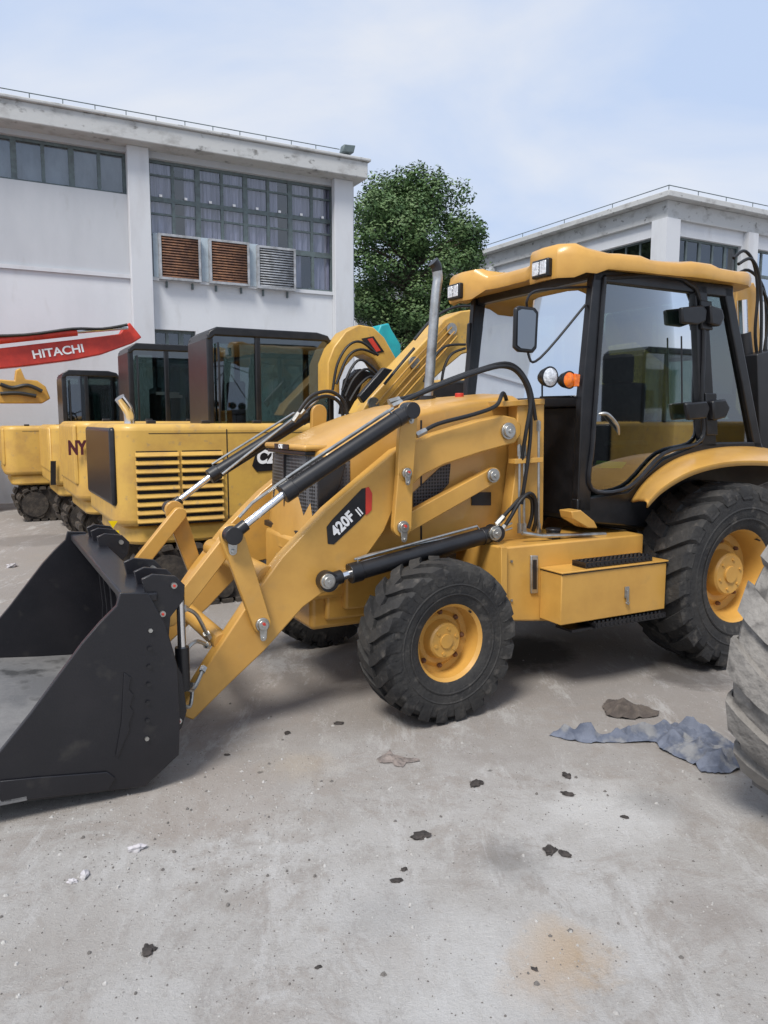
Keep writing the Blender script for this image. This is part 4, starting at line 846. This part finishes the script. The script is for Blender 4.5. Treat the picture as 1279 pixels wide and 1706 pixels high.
for i in range(5200):
    q=random.random()
    if q<.45: p=gp(random.gauss(330,220),random.gauss(1370,85))
    elif q<.55: p=gp(random.gauss(1000,150),random.gauss(1330,50))
    else: p=gp(random.uniform(0,1279),random.uniform(1050,1700))
    if (p-CAM).length>9: continue
    s=random.uniform(.0012,.004) if random.random()<.95 else random.uniform(.005,.010)
    n=5;ph=random.random()*6;sx_=random.uniform(.6,1.3);pts=[(p.x+s*sx_*math.cos(ph+k*2*PI/n),p.y+s*math.sin(ph+k*2*PI/n),.0003) for k in range(n)]+[(p.x+s*.5*math.cos(ph+k*2*PI/n),p.y+s*.6*math.sin(ph+k*2*PI/n),s*random.uniform(.5,.9)) for k in range(n)]
    m.mi=0 if random.random()<.7 else 1
    m.add(pts,[(k,(k+1)%n,n+(k+1)%n,n+k) for k in range(n)]+[tuple(range(n,2*n))],True)
gvl=m.build('gravel',[PEB,mat('dark grit',(.14,.13,.12),None,1,.9)],None,flat=True);gvl['kind']='stuff';gvl['label']='fine grey grit scattered over the concrete';gvl['category']='gravel'
clods=[(565,1206,.028,'left of the front wheel'),(793,1307,.036,'in the middle of the yard below the front wheel'),(943,1293,.03,'upper of two near the blue cloth'),(945,1324,.028,'lower of two near the blue cloth'),(700,1394,.042,'in the middle foreground'),(915,1418,.034,'left one of a touching pair right of centre'),(940,1424,.026,'right one of a touching pair right of centre'),(660,1468,.022,'small round, left of the bigger centre one'),(673,1449,.016,'tiny, just above the small round centre one'),(246,1585,.028,'in the lower left foreground'),(1040,1362,.018,'tiny, on the pale concrete at right'),(530,1612,.012,'tiny, at the bottom centre'),(478,1222,.022,'between the bucket and the front wheel'),(890,1615,.012,'tiny, on the rusty stain'),(378,1258,.016,'small, right of the bucket heel')]
for i,(x,y,s,w) in enumerate(clods):
    p=gp(x,y);m=MB(None);lump(p.x,p.y,s,s*.45,i*.9,m);lump(p.x+s*.5,p.y+s*.2,s*.5,s*.3,i*1.7+1,m)
    tag(m.build('mud_clod',CLOD),'dark flattened clod on the concrete, '+w,'clod','dark clods on the concrete')
for i,(x,y,s,w) in enumerate([(227,1417,.030,'larger pale'),(141,1460,.026,'left pale'),(120,1470,.018,'small pale'),(20,945,.06,'far left pale')]):
    p=gp(x,y);m=MB(None);lump(p.x,p.y,s,s*.8,i*1.3+.4,m);tag(m.build('stone',mat('pale stone %d'%i,(.52,.50,.52),(.38,.37,.37),15,.9,0,.3,40)),w+' broken stone lying on the yard'+(' beside the bucket' if i==3 else ' in the left foreground'),'stone')
def inpoly(x,y,p):
    c=False;n=len(p)
    for i in range(n):
        x0,y0=p[i];x1,y1=p[(i+1)%n]
        if (y0>y)!=(y1>y) and x<(x1-x0)*(y-y0)/(y1-y0)+x0:c=not c
    return c
def rag(name,label,pxs,h,mt,cell,dirv,wl,sd):
    wp=[gp(x,y) for x,y in pxs];poly=[(p.x,p.y) for p in wp];xs=[p[0] for p in poly];ys=[p[1] for p in poly]
    nx=int((max(xs)-min(xs)+.06)/cell)+2;ny=int((max(ys)-min(ys)+.06)/cell)+2;idx={};pts=[];fs=[];X0=min(xs)-.03;Y0=min(ys)-.03
    D=Vector(dirv).normalized();Nn=Vector((-D.y,D.x))
    def edge(x,y):
        dm=9
        for i in range(len(poly)):
            a=Vector(poly[i]);b=Vector(poly[(i+1)%len(poly)]);p=Vector((x,y));ab=b-a;t=max(0,min(1,(p-a).dot(ab)/max(ab.length_squared,1e-9)));dm=min(dm,(p-a-ab*t).length)
        return dm
    def tri(t): return 1-abs(2*(t-math.floor(t))-1)
    def vid(i,j):
        if (i,j) in idx:return idx[(i,j)]
        x=X0+i*cell;y=Y0+j*cell;e=min(1,edge(x,y)/.06)
        a=x*D.x+y*D.y;b=x*Nn.x+y*Nn.y
        wob=.07*noise.noise(Vector((a*5,b*5,sd)))+.02*noise.noise(Vector((a*13,b*13,sd+2)))
        r1=tri((b+wob)/wl+.8*noise.noise(Vector((a*3,b*3,sd+9))))**1.5
        r2=tri((a*.5+b*1.0+wob*2.0)/(wl*1.3))**2.0
        r3=tri((a*.9-b*.7+wob*1.5)/(wl*1.1))**2
        k=noise.noise(Vector((x*6,y*6,sd+5)));w1=max(0,min(1,.5+2*k))
        body=.5+.5*max(0,min(1,.5+1.6*noise.noise(Vector((x*3.5,y*3.5,sd+3)))))
        z=.003+h*(.15+.85*e)*(.2*body*e+.8*body*(w1*(.7*r1+.3*r3)+(1-w1)*(.6*r2+.4*r1)))
        idx[(i,j)]=len(pts);pts.append((x,y,z));return idx[(i,j)]
    for i in range(nx):
        for j in range(ny):
            x=X0+(i+.5)*cell;y=Y0+(j+.5)*cell;jx=.012*noise.noise(Vector((x*12,y*12,sd)));jy=.012*noise.noise(Vector((x*12,y*12,sd+7)))
            if inpoly(x+jx,y+jy,poly): fs.append((vid(i,j),vid(i+1,j),vid(i+1,j+1),vid(i,j+1)))
    m=MB(None);m.add(pts,fs,True);o=m.build(name,mt,None,ang=80);tag(o,label,name);md=o.modifiers.new('sm','SMOOTH');md.factor=.5;md.iterations=2
BLU=mat('blue grey cloth',(.155,.175,.225),(.085,.10,.14),9,.95,0,.3,150,c3=(.22,.225,.235),s3=8,t3=(.56,.66));BRN=mat('dark brown cloth',(.075,.062,.055),(.12,.10,.085),14,.95,0,.3,150);GLV=mat('dirty grey glove',(.26,.22,.20),(.15,.13,.12),25,.95,0,.4,120)
rag('rag','blue grey work cloth dropped in a long crumpled strip, near the big rear tyre',[(912,1226),(935,1219),(968,1221),(1000,1227),(1050,1222),(1095,1213),(1140,1213),(1185,1222),(1215,1236),(1236,1252),(1240,1270),(1232,1284),(1205,1291),(1168,1289),(1152,1274),(1120,1260),(1098,1251),(1092,1238),(1040,1239),(985,1240),(950,1235)],.13,BLU,.005,(1,-.25),.075,1.0)
rag('rag','dark brown crumpled rag on the ground behind the long blue cloth',[(1003,1180),(1012,1168),(1040,1166),(1060,1176),(1100,1186),(1098,1194),(1060,1200),(1015,1196)],.10,BRN,.005,(1,.2),.06,4.0)
rag('glove','flattened dirty work glove lying below the front wheel',[(628,1266),(640,1258),(650,1249),(655,1258),(672,1262),(698,1264),(700,1269),(678,1272),(672,1280),(655,1278),(652,1272),(632,1272)],.035,GLV,.004,(1,0),.03,8.0)
tf=Fr(2.03,3.19,36)
tt=thing('dusty_wheel','big dusty grey tyre cut off by the right edge of the photo','wheel',(2.03,3.19,0),36)
wheel(tt,tf,.665,.665,.46,.33,RUBD,YEL2,-1,16,False,.28)
# ===================================================== LIGHT / SKY / CAMERA
w=bpy.data.worlds.new('World');bpy.context.scene.world=w;w.use_nodes=True;N=w.node_tree.nodes;L=w.node_tree.links
bg=N['Background'];out=N['World Output']
sk=N.new('ShaderNodeTexSky');sk.sky_type='NISHITA';sk.sun_disc=False
SE,SA=math.radians(54),math.radians(205)
sk.sun_elevation=SE;sk.sun_rotation=SA;sk.air_density=1.2;sk.dust_density=2.0
L.new(sk.outputs[0],bg.inputs[0]);bg.inputs[1].default_value=.12
b2=N.new('ShaderNodeBackground');b2.inputs[1].default_value=1.18
tc=N.new('ShaderNodeTexCoord');mp=N.new('ShaderNodeMapping');mp.inputs['Scale'].default_value=(1,1,2.2);mp.inputs['Rotation'].default_value=(0,.5,.2);L.new(tc.outputs['Generated'],mp.inputs[0])
nz=N.new('ShaderNodeTexNoise');nz.inputs['Scale'].default_value=2.2;nz.inputs['Detail'].default_value=6;nz.inputs['Roughness'].default_value=.52;nz.inputs['Distortion'].default_value=.4;L.new(mp.outputs[0],nz.inputs['Vector'])
cr=N.new('ShaderNodeMix');cr.data_type='RGBA';cr.inputs[6].default_value=(.49,.60,.81,1);cr.inputs[7].default_value=(.70,.735,.81,1)
mr=N.new('ShaderNodeMapRange');mr.inputs['From Min'].default_value=.38;mr.inputs['From Max'].default_value=.64;L.new(nz.outputs['Fac'],mr.inputs['Value']);L.new(mr.outputs[0],cr.inputs[0]);L.new(cr.outputs[2],b2.inputs[0])
mx=N.new('ShaderNodeMixShader');mx.inputs[0].default_value=.9;L.new(bg.outputs[0],mx.inputs[1]);L.new(b2.outputs[0],mx.inputs[2]);L.new(mx.outputs[0],out.inputs[0])
sl_=bpy.data.lights.new('sun','SUN');sl_.energy=3.7;sl_.angle=math.radians(18);sl_.color=(1,.95,.88);so=bpy.data.objects.new('sun',sl_);C.objects.link(so)
sdir=Vector((math.sin(SA)*math.cos(SE),math.cos(SA)*math.cos(SE),math.sin(SE)))
so.rotation_euler=sdir.to_track_quat('Z','Y').to_euler()
cam=bpy.data.cameras.new('camera');co=bpy.data.objects.new('camera',cam);C.objects.link(co);co.location=CAM;co.rotation_euler=(PI/2-PITCH,0,0)
cam.sensor_fit='VERTICAL';cam.sensor_height=36;cam.lens=36*FP/1706;cam.clip_end=1500;cam.clip_start=.05
bpy.context.scene.camera=co
sc=bpy.context.scene;sc.view_settings.view_transform='Standard';sc.view_settings.look='None';sc.view_settings.exposure=0
